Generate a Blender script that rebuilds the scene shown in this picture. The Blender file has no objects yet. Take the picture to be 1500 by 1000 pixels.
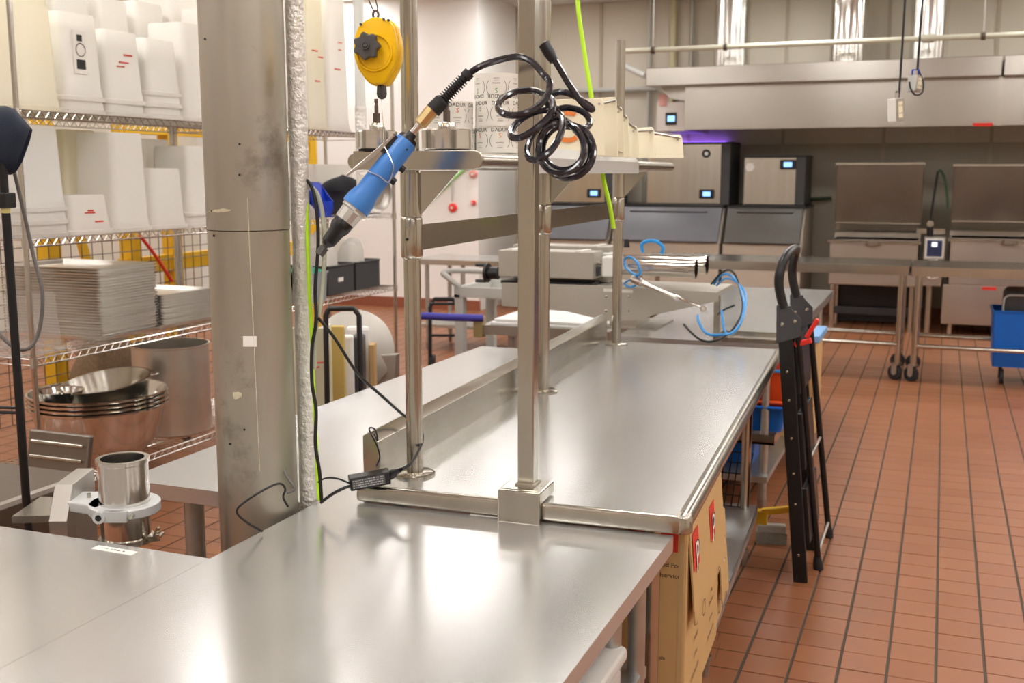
import bpy, bmesh, math, random
from mathutils import Vector, Matrix
random.seed(7)
scene = bpy.context.scene
COL = scene.collection
# ---------------------------------------------------------------- camera
F = 1590.0; H = 1.70; PITCH = math.atan(246/1590.0); YAW = math.radians(21.5)
camd = bpy.data.cameras.new('camera'); cam = bpy.data.objects.new('camera', camd); COL.objects.link(cam)
camd.sensor_width = 36.0; camd.lens = F/1500*36.0; camd.clip_start = .05; camd.clip_end = 100
cam.location = (0, 0, H); cam.rotation_euler = (math.pi/2-PITCH, 0, YAW)
camd.dof.use_dof = True; camd.dof.focus_distance = 2.9; camd.dof.aperture_fstop = 5.0
scene.camera = cam
# ---------------------------------------------------------------- world, exposure
w = bpy.data.worlds.new('world'); scene.world = w; w.use_nodes = True
w.node_tree.nodes['Background'].inputs[0].default_value = (.9, .92, 1, 1)
w.node_tree.nodes['Background'].inputs[1].default_value = .25
scene.view_settings.view_transform = 'Standard'; scene.view_settings.look = 'None'
scene.view_settings.gamma = 1; scene.view_settings.use_curve_mapping = False
scene.view_settings.exposure = 0.0
LAMP = 16.5
CEIL = 3.85
# ---------------------------------------------------------------- pixel -> place (1500 x 1000)
FW = Vector((-math.sin(YAW)*math.cos(PITCH), math.cos(YAW)*math.cos(PITCH), -math.sin(PITCH)))
RT = Vector((math.cos(YAW), math.sin(YAW), 0)); UP = RT.cross(FW); CP = Vector((0, 0, H))
def ray(x, y): return FW+RT*((x-750)/F)-UP*((y-500)/F)
def G(x, y, z=0.0): d = ray(x, y); return CP+d*((z-H)/d.z)
def D(x, y, d): return CP+ray(x, y)*d
def XP(x, y, X0): d = ray(x, y); return CP+d*(X0/d.x)
def YP(x, y, Y0): d = ray(x, y); return CP+d*(Y0/d.y)
def dep(p): return (Vector(p)-CP).dot(FW)
# ---------------------------------------------------------------- materials
MATS = {}
def mat(name, col, rough=.5, metal=0.0, var=.06, vscale=6.0, stretch=(1, 1, 1), rvar=.08, bump=0.0, bscale=60.0, emit=None, estr=0.0, trans=0.0, alpha=1.0, translucent=0.0, coat=0.0, ior=1.45, dirt=None, dscale=3.0, dlo=.6, dhi=.72):
    if name in MATS: return MATS[name]
    m = bpy.data.materials.new(name); m.use_nodes = True; nt = m.node_tree; N = nt.nodes; L = nt.links
    b = N['Principled BSDF']
    b.inputs['Metallic'].default_value = metal; b.inputs['IOR'].default_value = ior
    if trans: b.inputs['Transmission Weight'].default_value = trans
    if coat: b.inputs['Coat Weight'].default_value = coat
    if emit: b.inputs['Emission Color'].default_value = (*emit, 1); b.inputs['Emission Strength'].default_value = estr
    tc = N.new('ShaderNodeTexCoord'); mp = N.new('ShaderNodeMapping'); mp.inputs['Scale'].default_value = stretch
    L.new(tc.outputs['Object'], mp.inputs[0])
    nz = N.new('ShaderNodeTexNoise'); nz.inputs['Scale'].default_value = vscale; nz.inputs['Detail'].default_value = 5
    L.new(mp.outputs[0], nz.inputs['Vector'])
    cr = N.new('ShaderNodeMix'); cr.data_type = 'RGBA'
    cr.inputs[6].default_value = (*[max(0, c*(1-var)) for c in col], 1); cr.inputs[7].default_value = (*[min(1, c*(1+var)) for c in col], 1)
    L.new(nz.outputs[0], cr.inputs[0]); out = cr.outputs[2]
    if dirt:
        n2 = N.new('ShaderNodeTexNoise'); n2.inputs['Scale'].default_value = dscale; n2.inputs['Detail'].default_value = 8; n2.inputs['Roughness'].default_value = .7
        L.new(tc.outputs['Object'], n2.inputs['Vector'])
        rp = N.new('ShaderNodeMapRange'); rp.inputs[1].default_value = dlo; rp.inputs[2].default_value = dhi; L.new(n2.outputs[0], rp.inputs[0])
        mx = N.new('ShaderNodeMix'); mx.data_type = 'RGBA'; L.new(rp.outputs[0], mx.inputs[0]); L.new(out, mx.inputs[6]); mx.inputs[7].default_value = (*dirt, 1); out = mx.outputs[2]
    L.new(out, b.inputs['Base Color'])
    rr = N.new('ShaderNodeMapRange'); rr.inputs[3].default_value = max(.02, rough-rvar); rr.inputs[4].default_value = min(1, rough+rvar)
    L.new(nz.outputs[0], rr.inputs[0]); L.new(rr.outputs[0], b.inputs['Roughness'])
    if bump:
        nb = N.new('ShaderNodeTexNoise'); nb.inputs['Scale'].default_value = bscale; nb.inputs['Detail'].default_value = 4; L.new(mp.outputs[0], nb.inputs['Vector'])
        bp = N.new('ShaderNodeBump'); bp.inputs['Strength'].default_value = bump; bp.inputs['Distance'].default_value = .01; L.new(nb.outputs[0], bp.inputs['Height']); L.new(bp.outputs[0], b.inputs['Normal'])
    surf = b.outputs[0]; o = N['Material Output']
    if translucent:
        tl = N.new('ShaderNodeBsdfTranslucent'); L.new(out, tl.inputs[0]); ms = N.new('ShaderNodeMixShader'); ms.inputs[0].default_value = translucent
        L.new(surf, ms.inputs[1]); L.new(tl.outputs[0], ms.inputs[2]); surf = ms.outputs[0]
    if alpha < 1:
        tp = N.new('ShaderNodeBsdfTransparent'); ms = N.new('ShaderNodeMixShader'); ms.inputs[0].default_value = alpha
        L.new(tp.outputs[0], ms.inputs[1]); L.new(surf, ms.inputs[2]); surf = ms.outputs[0]
    L.new(surf, o.inputs[0]); MATS[name] = m; return m
STEEL = mat('brushed_steel', (.56, .535, .47), .215, 1, .10, 14, (1, 1, .1), .03)
STEEL_TOP = mat('table_steel', (.60, .60, .59), .225, .75, .06, 5, (1, .25, 1), .035)
STEEL_D = mat('dull_steel', (.50, .48, .44), .42, 1, .12, 8, rvar=.08)
CHROME = mat('chrome_wire', (.66, .64, .60), .19, 1, .05, rvar=.05)
POLISH = mat('polished_steel', (.72, .70, .66), .14, 1, .04, 4)
ALU = mat('aluminium', (.78, .77, .74), .20, 1, .05, rvar=.05)
PANALU = mat('pan_aluminium', (.80, .78, .73), .36, 1, .1, 12, rvar=.05)
GALV = mat('galvanised', (.55, .56, .55), .45, 1, .2, 20)
COLST = mat('column_sheet_steel', (.48, .455, .385),   .385, .85, .25, 7, (1, 1, .25), .09, .03, 30, dirt=(.16, .13, .10), dscale=5, dlo=.55, dhi=.8)
PAINTCHIP = mat('old_paint', (.62, .56, .40), .7, 0, .2, 30)
FOIL = mat('foil_wrap', (.84, .83, .79), .36, .5, .12, 30, (1, 1, 1), .12, 1.0, 70)
WHITEPIPE = mat('white_pipe', (.72, .74, .70), .5)
YELLOW = mat('yellow_cast', (.95, .56, .0), .38, 0, .03, 20, bump=.02, bscale=300)
YFRAME = mat('yellow_paint', (.80, .48, .02), .45)
KNOB = mat('grey_plastic', (.085, .08, .078), .5)
BLACKP = mat('black_plastic', (.012, .012, .013), .35)
BLACKM = mat('black_metal', (.010, .010, .011), .38)
RUBBER = mat('black_rubber', (.02, .02, .02), .65)
HOSE = mat('hose_black', (.022, .020, .026), .18, 0, .05, coat=.4)
BRASS = mat('brass', (.82, .66, .33), .34, 1, .08)
BLUE = mat('tool_blue', (.055, .22, .62), .38, 0, .12, 30)
TOOLGREY = mat('tool_grey', (.58, .57, .53), .4, .6)
IMPACT = mat('bit_steel', (.16, .13, .11), .45, .8)
NEON = mat('neon_green', (.55, .95, .02), .4)
PPW = mat('white_polypropylene', (.96, .945, .90), .32, 0, .02, 3, translucent=.45)
PPY = mat('aged_polypropylene', (.95, .91, .77), .32, 0, .03, 3, translucent=.45)
PPC = mat('clear_polypropylene', (.90, .90, .87), .25, 0, .02, 3, translucent=.3, alpha=.62)
PC = mat('clear_polycarbonate', (.62, .61, .58), .08, 0, .02, 3, alpha=.20)
PAPER = mat('white_paper', (.88, .86, .80), .6, 0, .02)
CREAM = mat('cream_plastic', (.86, .80, .60), .45, 0, .02)
INK = mat('black_ink', (.03, .03, .03), .7)
REDINK = mat('red_ink', (.70, .05, .03), .6)
ORINK = mat('orange_ink', (.85, .25, .05), .6)
GRINK = mat('green_ink', (.03, .35, .10), .6)
CARD = mat('cardboard', (.60, .39, .17), .8, 0, .06, 5, (1, 1, .3))
CARDD = mat('cardboard_edge', (.48, .31, .13), .85)
RED = mat('red_plastic', (.75, .03, .02), .35)
ORANGE = mat('orange_red_plastic', (.80, .10, .02), .35)
BLUEP = mat('blue_plastic', (.005, .13, .55), .35)
ROYAL = mat('royal_blue_plastic', (.01, .05, .55), .35)
LBLUE = mat('light_blue_tube', (.02, .28, .70), .3)
INDIGO = mat('indigo_foam', (.05, .045, .35), .5)
NAVY = mat('navy_cloth', (.012, .018, .035), .85, 0, .15, 40, bump=.1, bscale=200)
BLACKC = mat('black_cloth', (.012, .013, .018), .85, 0, .1, 20)
GREYP = mat('grey_plastic_light', (.50, .50, .47), .5)
CASTGREY = mat('cast_grey', (.62, .64, .64), .38, .3, .03)
DGREY = mat('dark_grey_plastic', (.055, .057, .062), .42)
BINGREY = mat('bin_grey', (.13, .135, .15), .38)
BINGREY2 = mat('bin_warm_grey', (.085, .08, .07), .4)
BEIGE = mat('beige_machine', (.45, .42, .36), .4, .3)
WHITEM = mat('white_metal', (.80, .80, .76), .35, .2)
WHITEB = mat('white_cutting_board', (.82, .82, .80), .45)
GREEN = mat('green_plastic', (.0, .35, .18), .4)
YCARD = mat('yellow_card', (.62, .46, .14), .7)
SCREEN = mat('lit_screen', (.05, .1, .5), .3, emit=(.25, .5, 1), estr=2.2)
WALLM = mat('wall_paint', (.62, .57, .475), .55, 0, .03, 2)
WALLW = mat('white_wall_paint', (.93, .925, .90), .5, 0, .02, 2)
BATTEN = mat('wall_batten', (.46, .40, .30), .5)
CEILM = mat('ceiling_tile', (.80, .78, .74), .8, 0, .04, 15)
GROUT = mat('grout', (.085, .072, .055), .9, 0, .2, 60)
COVE = mat('red_cove_tile', (.30, .10, .055), .45)
SCALEPLATE = mat('pale_grey_strip', (.60, .61, .60), .45, .1)
SACK = mat('brown_sack', (.20, .13, .07), .8, 0, .5, 60)
TERRA = mat('terracotta_tile_far', (.40, .16, .09), .5)
def tile_mat():
    m = bpy.data.materials.new('quarry_tile'); m.use_nodes = True; nt = m.node_tree; N = nt.nodes; L = nt.links; b = N['Principled BSDF']
    ge = N.new('ShaderNodeNewGeometry')
    dv = N.new('ShaderNodeVectorMath'); dv.operation = 'DIVIDE'; dv.inputs[1].default_value = (.158, .146, 10)
    sb = N.new('ShaderNodeVectorMath'); sb.operation = 'SUBTRACT'; sb.inputs[1].default_value = (.068, 4.022, 0)
    L.new(ge.outputs['Position'], sb.inputs[0]); L.new(sb.outputs[0], dv.inputs[0])
    fl = N.new('ShaderNodeVectorMath'); fl.operation = 'FLOOR'; L.new(dv.outputs[0], fl.inputs[0])
    wn = N.new('ShaderNodeTexWhiteNoise'); L.new(fl.outputs[0], wn.inputs['Vector'])
    nz = N.new('ShaderNodeTexNoise'); nz.inputs['Scale'].default_value = 9; nz.inputs['Detail'].default_value = 6; L.new(ge.outputs['Position'], nz.inputs['Vector'])
    mx = N.new('ShaderNodeMix'); mx.data_type = 'RGBA'; L.new(wn.outputs[0], mx.inputs[0]); mx.inputs[6].default_value = (.345, .128, .052, 1); mx.inputs[7].default_value = (.395, .155, .067, 1)
    m2 = N.new('ShaderNodeMix'); m2.data_type = 'RGBA'; m2.blend_type = 'MULTIPLY'; m2.inputs[0].default_value = .35; L.new(mx.outputs[2], m2.inputs[6]); L.new(nz.outputs[0], m2.inputs[7])
    L.new(m2.outputs[2], b.inputs['Base Color'])
    rr = N.new('ShaderNodeMapRange'); rr.inputs[3].default_value = .30; rr.inputs[4].default_value = .50; L.new(nz.outputs[0], rr.inputs[0]); L.new(rr.outputs[0], b.inputs['Roughness'])
    return m
TILE = tile_mat()
# ---------------------------------------------------------------- mesh builder
class MB:
    def __init__(s): s.v = []; s.f = []
    def add(s, vs, fs):
        o = len(s.v); s.v += [Vector(v) for v in vs]; s.f += [tuple(i+o for i in f) for f in fs]; return s
    def box(s, c, d, R=None):
        c = Vector(c); h = Vector(d)/2
        vs = [Vector((x*h.x, y*h.y, z*h.z)) for x in (-1, 1) for y in (-1, 1) for z in (-1, 1)]
        if R is not None: vs = [R@v for v in vs]
        return s.add([v+c for v in vs], [(0, 1, 3, 2), (4, 6, 7, 5), (0, 4, 5, 1), (2, 3, 7, 6), (0, 2, 6, 4), (1, 5, 7, 3)])
    def bb(s, a, b):
        a = Vector(a); b = Vector(b); return s.box((a+b)/2, [abs(b[i]-a[i]) for i in range(3)])
    def frame(s, ax):
        ax = ax.normalized(); u = ax.cross(Vector((0, 0, 1)))
        if u.length < 1e-3: u = Vector((1, 0, 0))
        u.normalize(); return ax, u, ax.cross(u)
    def cyl(s, a, b, r, r2=None, n=16, caps=True):
        a = Vector(a); b = Vector(b); r2 = r if r2 is None else r2; ax, u, v = s.frame(b-a); vs = []
        for i in range(n):
            t = 2*math.pi*i/n; e = u*math.cos(t)+v*math.sin(t); vs += [a+e*r, b+e*r2]
        fs = [(2*i, 2*((i+1) % n), 2*((i+1) % n)+1, 2*i+1) for i in range(n)]
        if caps: fs += [tuple(2*i for i in range(n))[::-1], tuple(2*i+1 for i in range(n))]
        return s.add(vs, fs)
    def lathe(s, prof, a, b, n=24):
        # prof: (t metres along a->b, radius)
        a = Vector(a); b = Vector(b); ax, u, v = s.frame(b-a); vs = []; k = len(prof)
        for i in range(n):
            t = 2*math.pi*i/n; e = u*math.cos(t)+v*math.sin(t)
            for (q, r) in prof: vs.append(a+ax*q+e*max(r, 1e-5))
        fs = []
        for i in range(n):
            j = (i+1) % n
            for q in range(k-1): fs.append((i*k+q, j*k+q, j*k+q+1, i*k+q+1))
        return s.add(vs, fs)
    def tube(s, pts, r, n=8, smooth=0, closed=False):
        pts = [Vector(p) for p in pts]
        if smooth:
            P = pts; out = []; m = len(P); rng = range(m if closed else m-1)
            for i in rng:
                if closed: p0, p1, p2, p3 = P[i-1], P[i], P[(i+1) % m], P[(i+2) % m]
                else: p0, p1, p2, p3 = P[max(i-1, 0)], P[i], P[i+1], P[min(i+2, m-1)]
                for q in range(smooth):
                    t = q/smooth
                    out.append(.5*((2*p1)+(p2-p0)*t+(2*p0-5*p1+4*p2-p3)*t*t+(3*p1-p0-3*p2+p3)*t**3))
            if not closed: out.append(P[-1])
            pts = out
        m = len(pts); vs = []; nrm = None
        for i, p in enumerate(pts):
            if closed: tg = pts[(i+1) % m]-pts[i-1]
            else: tg = pts[min(i+1, m-1)]-pts[max(i-1, 0)]
            if tg.length < 1e-9: tg = Vector((0, 0, 1))
            tg.normalize()
            if nrm is None: _, nrm, _b = s.frame(tg)
            nrm = nrm-tg*nrm.dot(tg)
            if nrm.length < 1e-6: _, nrm, _b = s.frame(tg)
            nrm.normalize(); bi = tg.cross(nrm)
            for k in range(n):
                t = 2*math.pi*k/n; vs.append(p+(nrm*math.cos(t)+bi*math.sin(t))*r)
        fs = []
        for i in range(m if closed else m-1):
            j = (i+1) % m
            for k in range(n): fs.append((i*n+k, i*n+(k+1) % n, j*n+(k+1) % n, j*n+k))
        if not closed: fs += [tuple(range(n))[::-1], tuple((m-1)*n+k for k in range(n))]
        return s.add(vs, fs)
    def prism(s, poly, off):
        # poly: 3d loop, off: extrusion vector
        off = Vector(off); n = len(poly); p = [Vector(q) for q in poly]
        return s.add(p+[q+off for q in p], [tuple(range(n))[::-1], tuple(range(n, 2*n))]+[(i, (i+1) % n, (i+1) % n+n, i+n) for i in range(n)])
    def quads(s, loops, close_ends=True):
        # loops of equal count joined in order
        n = len(loops[0]); vs = [v for l in loops for v in l]; fs = []
        for q in range(len(loops)-1):
            for i in range(n): fs.append((q*n+i, q*n+(i+1) % n, (q+1)*n+(i+1) % n, (q+1)*n+i))
        if close_ends: fs += [tuple(range(n))[::-1], tuple((len(loops)-1)*n+i for i in range(n))]
        return s.add(vs, fs)
    def mesh(s, name, m, origin=(0, 0, 0), rz=0.0, bevel=0.0, seg=2, angle=35, flat=False, inv=None):
        bm = bmesh.new(); o = Vector(origin); R = Matrix.Rotation(-rz, 3, 'Z')
        vs = [bm.verts.new(R@(v-o)) for v in s.v]
        for f in s.f:
            try: bm.faces.new([vs[i] for i in f])
            except ValueError: pass
        bmesh.ops.recalc_face_normals(bm, faces=bm.faces)
        if bevel:
            ed = [e for e in bm.edges if e.is_manifold and e.calc_face_angle(0) > .6]
            bmesh.ops.bevel(bm, geom=ed, offset=bevel, segments=seg, affect='EDGES', profile=.5)
        me = bpy.data.meshes.new(name); bm.to_mesh(me); bm.free()
        if not flat:
            me.polygons.foreach_set('use_smooth', [True]*len(me.polygons))
            me.set_sharp_from_angle(angle=math.radians(18 if (bevel and angle == 35) else angle))
        me.materials.append(m); return me
def tag(o, label=None, cat=None, group=None, kind=None):
    if label: o['label'] = label
    if cat: o['category'] = cat
    if group: o['group'] = group
    if kind: o['kind'] = kind
    return o
def T(name, label, cat, loc=(0, 0, 0), rz=0.0, group=None):
    o = bpy.data.objects.new(name, None); o.empty_display_size = .05; COL.objects.link(o)
    o.location = loc; o.rotation_euler = (0, 0, rz); o['_rz'] = rz
    return tag(o, label, cat, group)
def wroot(o):
    # world location of an object's origin and z rotation (all ancestors unrotated except the thing itself)
    return Vector(o['_o']) if '_o' in o else Vector(o.location)
def part(root, name, m, mb, local=False, label=None, **k):
    """mesh child; verts in world coordinates unless local"""
    rt = root
    if local: me = mb.mesh(name, m, (0, 0, 0), 0.0, **k)
    else:
        top = rt
        while top.parent: top = top.parent
        me = mb.mesh(name, m, top.location, top.get('_rz', 0.0), **k)
    o = bpy.data.objects.new(name, me); COL.objects.link(o); o.parent = root
    if label: o['label'] = label
    return o
def single(name, label, cat, m, mb, loc=None, group=None, kind=None, **k):
    if loc is None:
        xs = [v.x for v in mb.v]; ys = [v.y for v in mb.v]; zs = [v.z for v in mb.v]
        loc = ((min(xs)+max(xs))/2, (min(ys)+max(ys))/2, min(zs))
    me = mb.mesh(name, m, loc, 0.0, **k); o = bpy.data.objects.new(name, me); COL.objects.link(o); o.location = loc
    return tag(o, label, cat, group, kind)
def struct(name, m, mb, loc=(0, 0, 0), **k):
    me = mb.mesh(name, m, loc, 0.0, **k); o = bpy.data.objects.new(name, me); COL.objects.link(o); o.location = loc
    return tag(o, kind='structure')
def copy_tree(o, parent=None, loc=None, rz=None, label=None):
    c = o.copy(); COL.objects.link(c); c.parent = parent
    if loc is not None: c.location = loc
    if rz is not None: c.rotation_euler = (0, 0, rz)
    if label: c['label'] = label
    for ch in list(o.children): copy_tree(ch, c)
    return c
def clean():
    for o in bpy.data.objects:
        if '_rz' in o: del o['_rz']
def text_verts(s, size=1.0):
    cu = bpy.data.curves.new('t', 'FONT'); cu.body = s; cu.size = size; cu.align_x = 'CENTER'; cu.align_y = 'CENTER'; cu.resolution_u = 2
    ob = bpy.data.objects.new('t', cu); COL.objects.link(ob)
    me = bpy.data.meshes.new_from_object(ob.evaluated_get(bpy.context.evaluated_depsgraph_get()))
    vs = [v.co.copy() for v in me.vertices]; fs = [tuple(p.vertices) for p in me.polygons]
    bpy.data.objects.remove(ob); bpy.data.curves.remove(cu); bpy.data.meshes.remove(me)
    return vs, fs
def text_on(mb, s, size, c, ux, uy, nrm=None):
    vs, fs = text_verts(s, size); c = Vector(c); ux = Vector(ux).normalized(); uy = Vector(uy).normalized()
    mb.add([c+ux*v.x+uy*v.y for v in vs], fs); return mb
def ring_arc(mb, c, ux, uy, r, wd, a0, a1, n=16):
    c = Vector(c); ux = Vector(ux).normalized(); uy = Vector(uy).normalized(); vs = []
    for i in range(n+1):
        t = a0+(a1-a0)*i/n; e = ux*math.cos(t)+uy*math.sin(t); vs += [c+e*(r-wd/2), c+e*(r+wd/2)]
    mb.add(vs, [(2*i, 2*i+1, 2*i+3, 2*i+2) for i in range(n)]); return mb
def rrect(w_, d_, r, n=4):
    out = []
    for (cx, cy, a) in ((w_/2-r, d_/2-r, 0), (-w_/2+r, d_/2-r, 90), (-w_/2+r, -d_/2+r, 180), (w_/2-r, -d_/2+r, 270)):
        for i in range(n+1):
            t = math.radians(a+90*i/n); out.append((cx+r*math.cos(t), cy+r*math.sin(t)))
    return out
Z = Vector((0, 0, 1))
# ================================================================ SETTING
YB = 13.7; YBLK = 12.4; XBLK = -5.33; XL = -9.5; XR = 6.0; YF = -4.0
floor = struct('floor', GROUT, MB().bb((XL, YF, -.15), (XR, YB, -.004)))
PX, PY = .158, .146
tl = MB(); hw, hd = (PX-.009)/2, (PY-.005)/2
tl.quads([[Vector((x*(hw-i), y*(hd-i), z)) for x, y in ((1, 1), (-1, 1), (-1, -1), (1, -1))] for z, i in ((-.012, 0), (-.0015, 0), (0, .0015))])
tme = tl.mesh('tile', TILE, flat=True)
cells = []
for i in range(-60, 40):
    for j in range(-55, 67):
        cx, cy = .068+(i+.5)*PX, 4.022+(j+.5)*PY
        if not (XL < cx < XR and YF < cy < YB-.1): continue
        q = Vector((cx, cy, 0))-CP; d = q.dot(FW); vis = False
        if d > .5:
            u = 750+F*q.dot(RT)/d; v = 500-F*q.dot(UP)/d
            vis = (cx > -.62 and -60 < u < 1560 and v < 1040)
        cells.append((not vis, d if d > 0 else 99, cx, cy))
cells.sort()
for c in cells[:300]:
    o = bpy.data.objects.new('tile', tme); COL.objects.link(o); o.location = (c[2], c[3], random.uniform(-.0006, .0006)); o.parent = floor
far = MB()
for c in cells[300:]:
    x, y = c[2], c[3]
    far.add([(x-hw, y-hd, 0), (x+hw, y-hd, 0), (x+hw, y+hd, 0), (x-hw, y+hd, 0)], [(0, 1, 2, 3)])
fo = part(floor, 'tile_field', TILE, far, flat=True); fo['kind'] = 'stuff'
wb = struct('wall_back', WALLM, MB().bb((XBLK, YB, 0), (XR, YB+.2, CEIL)))
for i in range(10):      # wall panels with joint battens
    x0 = XBLK+i*1.16
    if x0+1.16 > XR: break
    part(wb, 'panel', WALLM, MB().bb((x0+.012, YB-.012, .0), (x0+1.148, YB+.01, 2.62)))
    part(wb, 'panel', WALLM, MB().bb((x0+.012, YB-.012, 2.64), (x0+1.148, YB+.01, CEIL-.02)))
    part(wb, 'batten', BATTEN, MB().bb((x0-.02, YB-.03, 0), (x0+.02, YB+.01, CEIL-.02)))
part(wb, 'wainscot', mat('wainscot_paint', (.40, .36, .28), .4), MB().bb((-3.6, YB-.02, .1), (XR, YB+.01, 2.05)))
struct('wall_side', WALLW, MB().bb((XL-.2, YBLK, 0), (XBLK, YB+.2, CEIL)))
struct('wall_left', WALLM, MB().bb((XL-.2, YF, 0), (XL, YBLK, CEIL)))
struct('wall_right', WALLM, MB().bb((XR, YF, 0), (XR+.2, YB+.2, CEIL)))
struct('wall_front', WALLM, MB().bb((XL-.2, YF-.2, 0), (XR+.2, YF, CEIL)))
struct('ceiling', CEILM, MB().bb((XL-.2, YF-.2, CEIL), (XR+.2, YB+.2, CEIL+.1)))
struct('baseboard_side', COVE, MB().bb((XL, YBLK-.02, 0), (XBLK+.02, YBLK, .13)))
struct('baseboard_back', COVE, MB().bb((XBLK, YB-.032, 0), (XR, YB-.012, .13)))
# ceiling troffers
LAMPM = mat('lamp_diffuser', (.9, .9, .9), .5, emit=(1.0, .98, .95), estr=LAMP)
lamp0 = T('ceiling_light', 'white recessed ceiling light panel above the kitchen', 'light', (0, 0, CEIL), group='ceiling light panels')
part(lamp0, 'frame', WHITEM, MB().bb((-.64, -.34, -.025), (.64, -.30, 0)).bb((-.64, .30, -.025), (.64, .34, 0)).bb((-.64, -.30, -.025), (-.60, .30, 0)).bb((.60, -.30, -.025), (.64, .30, 0)), local=True)
part(lamp0, 'diffuser', LAMPM, MB().bb((-.60, -.30, -.018), (.60, .30, -.004)), local=True)
first = True
for x in (-7.3, -4.4, -1.5, 1.4, 4.3):
    for y in (-1.4, 1.3, 3.8, 6.3, 9.3, 11.9):
        o = lamp0 if first else copy_tree(lamp0)
        first = False; o.location = (x, y, CEIL)
# ================================================================ MAIN TABLE
HM = .89; MZ = math.radians(3.0); MO = Vector((-.517, 2.46, 0)); ML = 2.66; MW = .875
RM = Matrix.Rotation(MZ, 3, 'Z')
def ml(x, y, z): return MO+RM@Vector((x, y, z))
mt = T('work_table', 'long stainless steel work table with rolled edge and low backsplash', 'table', MO, MZ)
part(mt, 'table_top', STEEL_TOP, MB().bb((-MW, .015, HM-.035), (-.015, ML, HM)), local=True, bevel=.004)
part(mt, 'rolled_edge', STEEL, MB().cyl((-.018, .005, HM-.017), (-.018, ML, HM-.017), .022, n=18), local=True)
part(mt, 'front_lip', STEEL, MB().bb((-MW, -.004, HM-.041), (-.016, .02, HM+.003)), local=True, bevel=.009, seg=4)
part(mt, 'corner_cap', STEEL, MB().lathe([(0, 0), (0, .020), (.004, .0235), (.040, .0235), (.045, .020), (.045, 0)], (-.018, .019, HM-.041), (-.018, .019, HM+1), 24), local=True)
part(mt, 'backsplash', STEEL, MB().prism([(-.842, 0, HM-.03), (-.842, 0, HM+.105), (-.868, 0, HM+.13), (-.888, 0, HM+.118), (-.888, 0, HM-.03)], (0, ML-.07, 0)), local=True, bevel=.002).location.y = .07
part(mt, 'undershelf', GALV, MB().bb((-MW+.06, .12, .235), (-.05, ML-.42, .255)).bb((-.055, .12, .205), (-.05, ML-.42, .255)), local=True, bevel=.002)
for x in (-.10, -.78):
    for y in (.07, 1.05, 2.17):
        lg = part(mt, 'leg', STEEL, MB().cyl((x, y, .06), (x, y, HM-.03), .0205, n=16), local=True)
        part(lg, 'foot', STEEL_D, MB().lathe([(0, .012), (.0, .016), (.04, .019), (.065, .0235), (.075, .0235)], (x, y, 0), (x, y, 1), 14), local=True)
# ---- over-table shelf
sr = T('over_table_shelf', 'stainless tube rack with a narrow shelf bolted along the long work table', 'shelf', ml(-.77, 0, HM), MZ)
def lm(x, y, z): return Vector((x+.77, y, z-HM))
PYS = (.15, 1.35, 2.56); SZ = 1.752
for i, y in enumerate(PYS):
    px_ = -.772
    po = part(sr, 'post', STEEL, MB().cyl(lm(px_, y, HM), lm(px_, y, 2.305), .0225, n=24), local=True)
    part(po, 'base_flange', STEEL, MB().lathe([(0, .0), (0, .055), (.006, .055), (.010, .048), (.010, .0)], lm(px_, y, HM), lm(px_, y, 2), 28), local=True)
    part(po, 'collar', STEEL, MB().lathe([(-.005, .022), (0, .0275), (.005, .029), (.098, .029), (.105, .0265), (.112, .022)], lm(px_, y, 1.482), lm(px_, y, 2), 24), local=True)
    part(po, 'upper_sleeve', STEEL, MB().cyl(lm(px_, y, 1.59), lm(px_, y, SZ-.05), .0285, n=24), local=True)
    for zz in (1.53, 1.566):
        c = lm(px_, y, zz)+Vector((.0, -.0285, 0)); part(po, 'set_screw', BLACKP if zz < 1.55 else STEEL_D, MB().cyl(c, c+Vector((-.0004, -.002, 0)), .004, n=10), local=True)
    part(sr, 'bracket', STEEL, MB().prism([lm(px_+.028, y-.004, SZ-.045), lm(px_+.135, y-.004, SZ-.045), lm(px_+.028, y-.004, 1.592)], (0, .008, 0)), local=True)
SY0, SY1 = .03, 2.70; sx0, sx1 = -.878, -.555
part(sr, 'shelf_deck', STEEL, MB().bb(lm(sx0, SY0+.004, SZ-.012), lm(sx1, SY1, SZ)), local=True, bevel=.002)
ep = [lm(sx0, SY0, SZ-.044), lm(sx0, SY0, SZ+.004)]
for i in range(9):
    t = math.radians(90-180*i/8); ep.append(lm(sx1+.002+.024*math.cos(t), SY0, SZ-.02+.024*math.sin(t)))
part(sr, 'end_plate', STEEL, MB().prism(ep, (0, .014, 0)), local=True, bevel=.002)
part(sr, 'edge_tube', STEEL, MB().cyl(lm(sx1, SY0+.01, SZ-.022), lm(sx1, SY1, SZ-.022), .020, n=18), local=True)
part(sr, 'edge_tube', STEEL, MB().cyl(lm(sx0, SY0+.01, SZ-.022), lm(sx0, SY1, SZ-.022), .020, n=18), local=True)
part(sr, 'stretcher', STEEL, MB().bb(lm(-.775, PYS[0], 1.497), lm(-.769, PYS[2], 1.565)), local=True)
ST0, ST1 = .47, 1.85
part(sr, 'label_strip', SCALEPLATE, MB().prism([lm(sx1+.022, ST0, SZ-.052), lm(sx1+.028, ST0, SZ-.052), lm(sx1+.028, ST0, SZ-.008), lm(sx1+.006, ST0, SZ+.022), lm(sx1-.012, ST0, SZ+.020), lm(sx1+.022, ST0, SZ-.010)], (0, ST1-ST0, 0)), local=True, flat=True)
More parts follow.
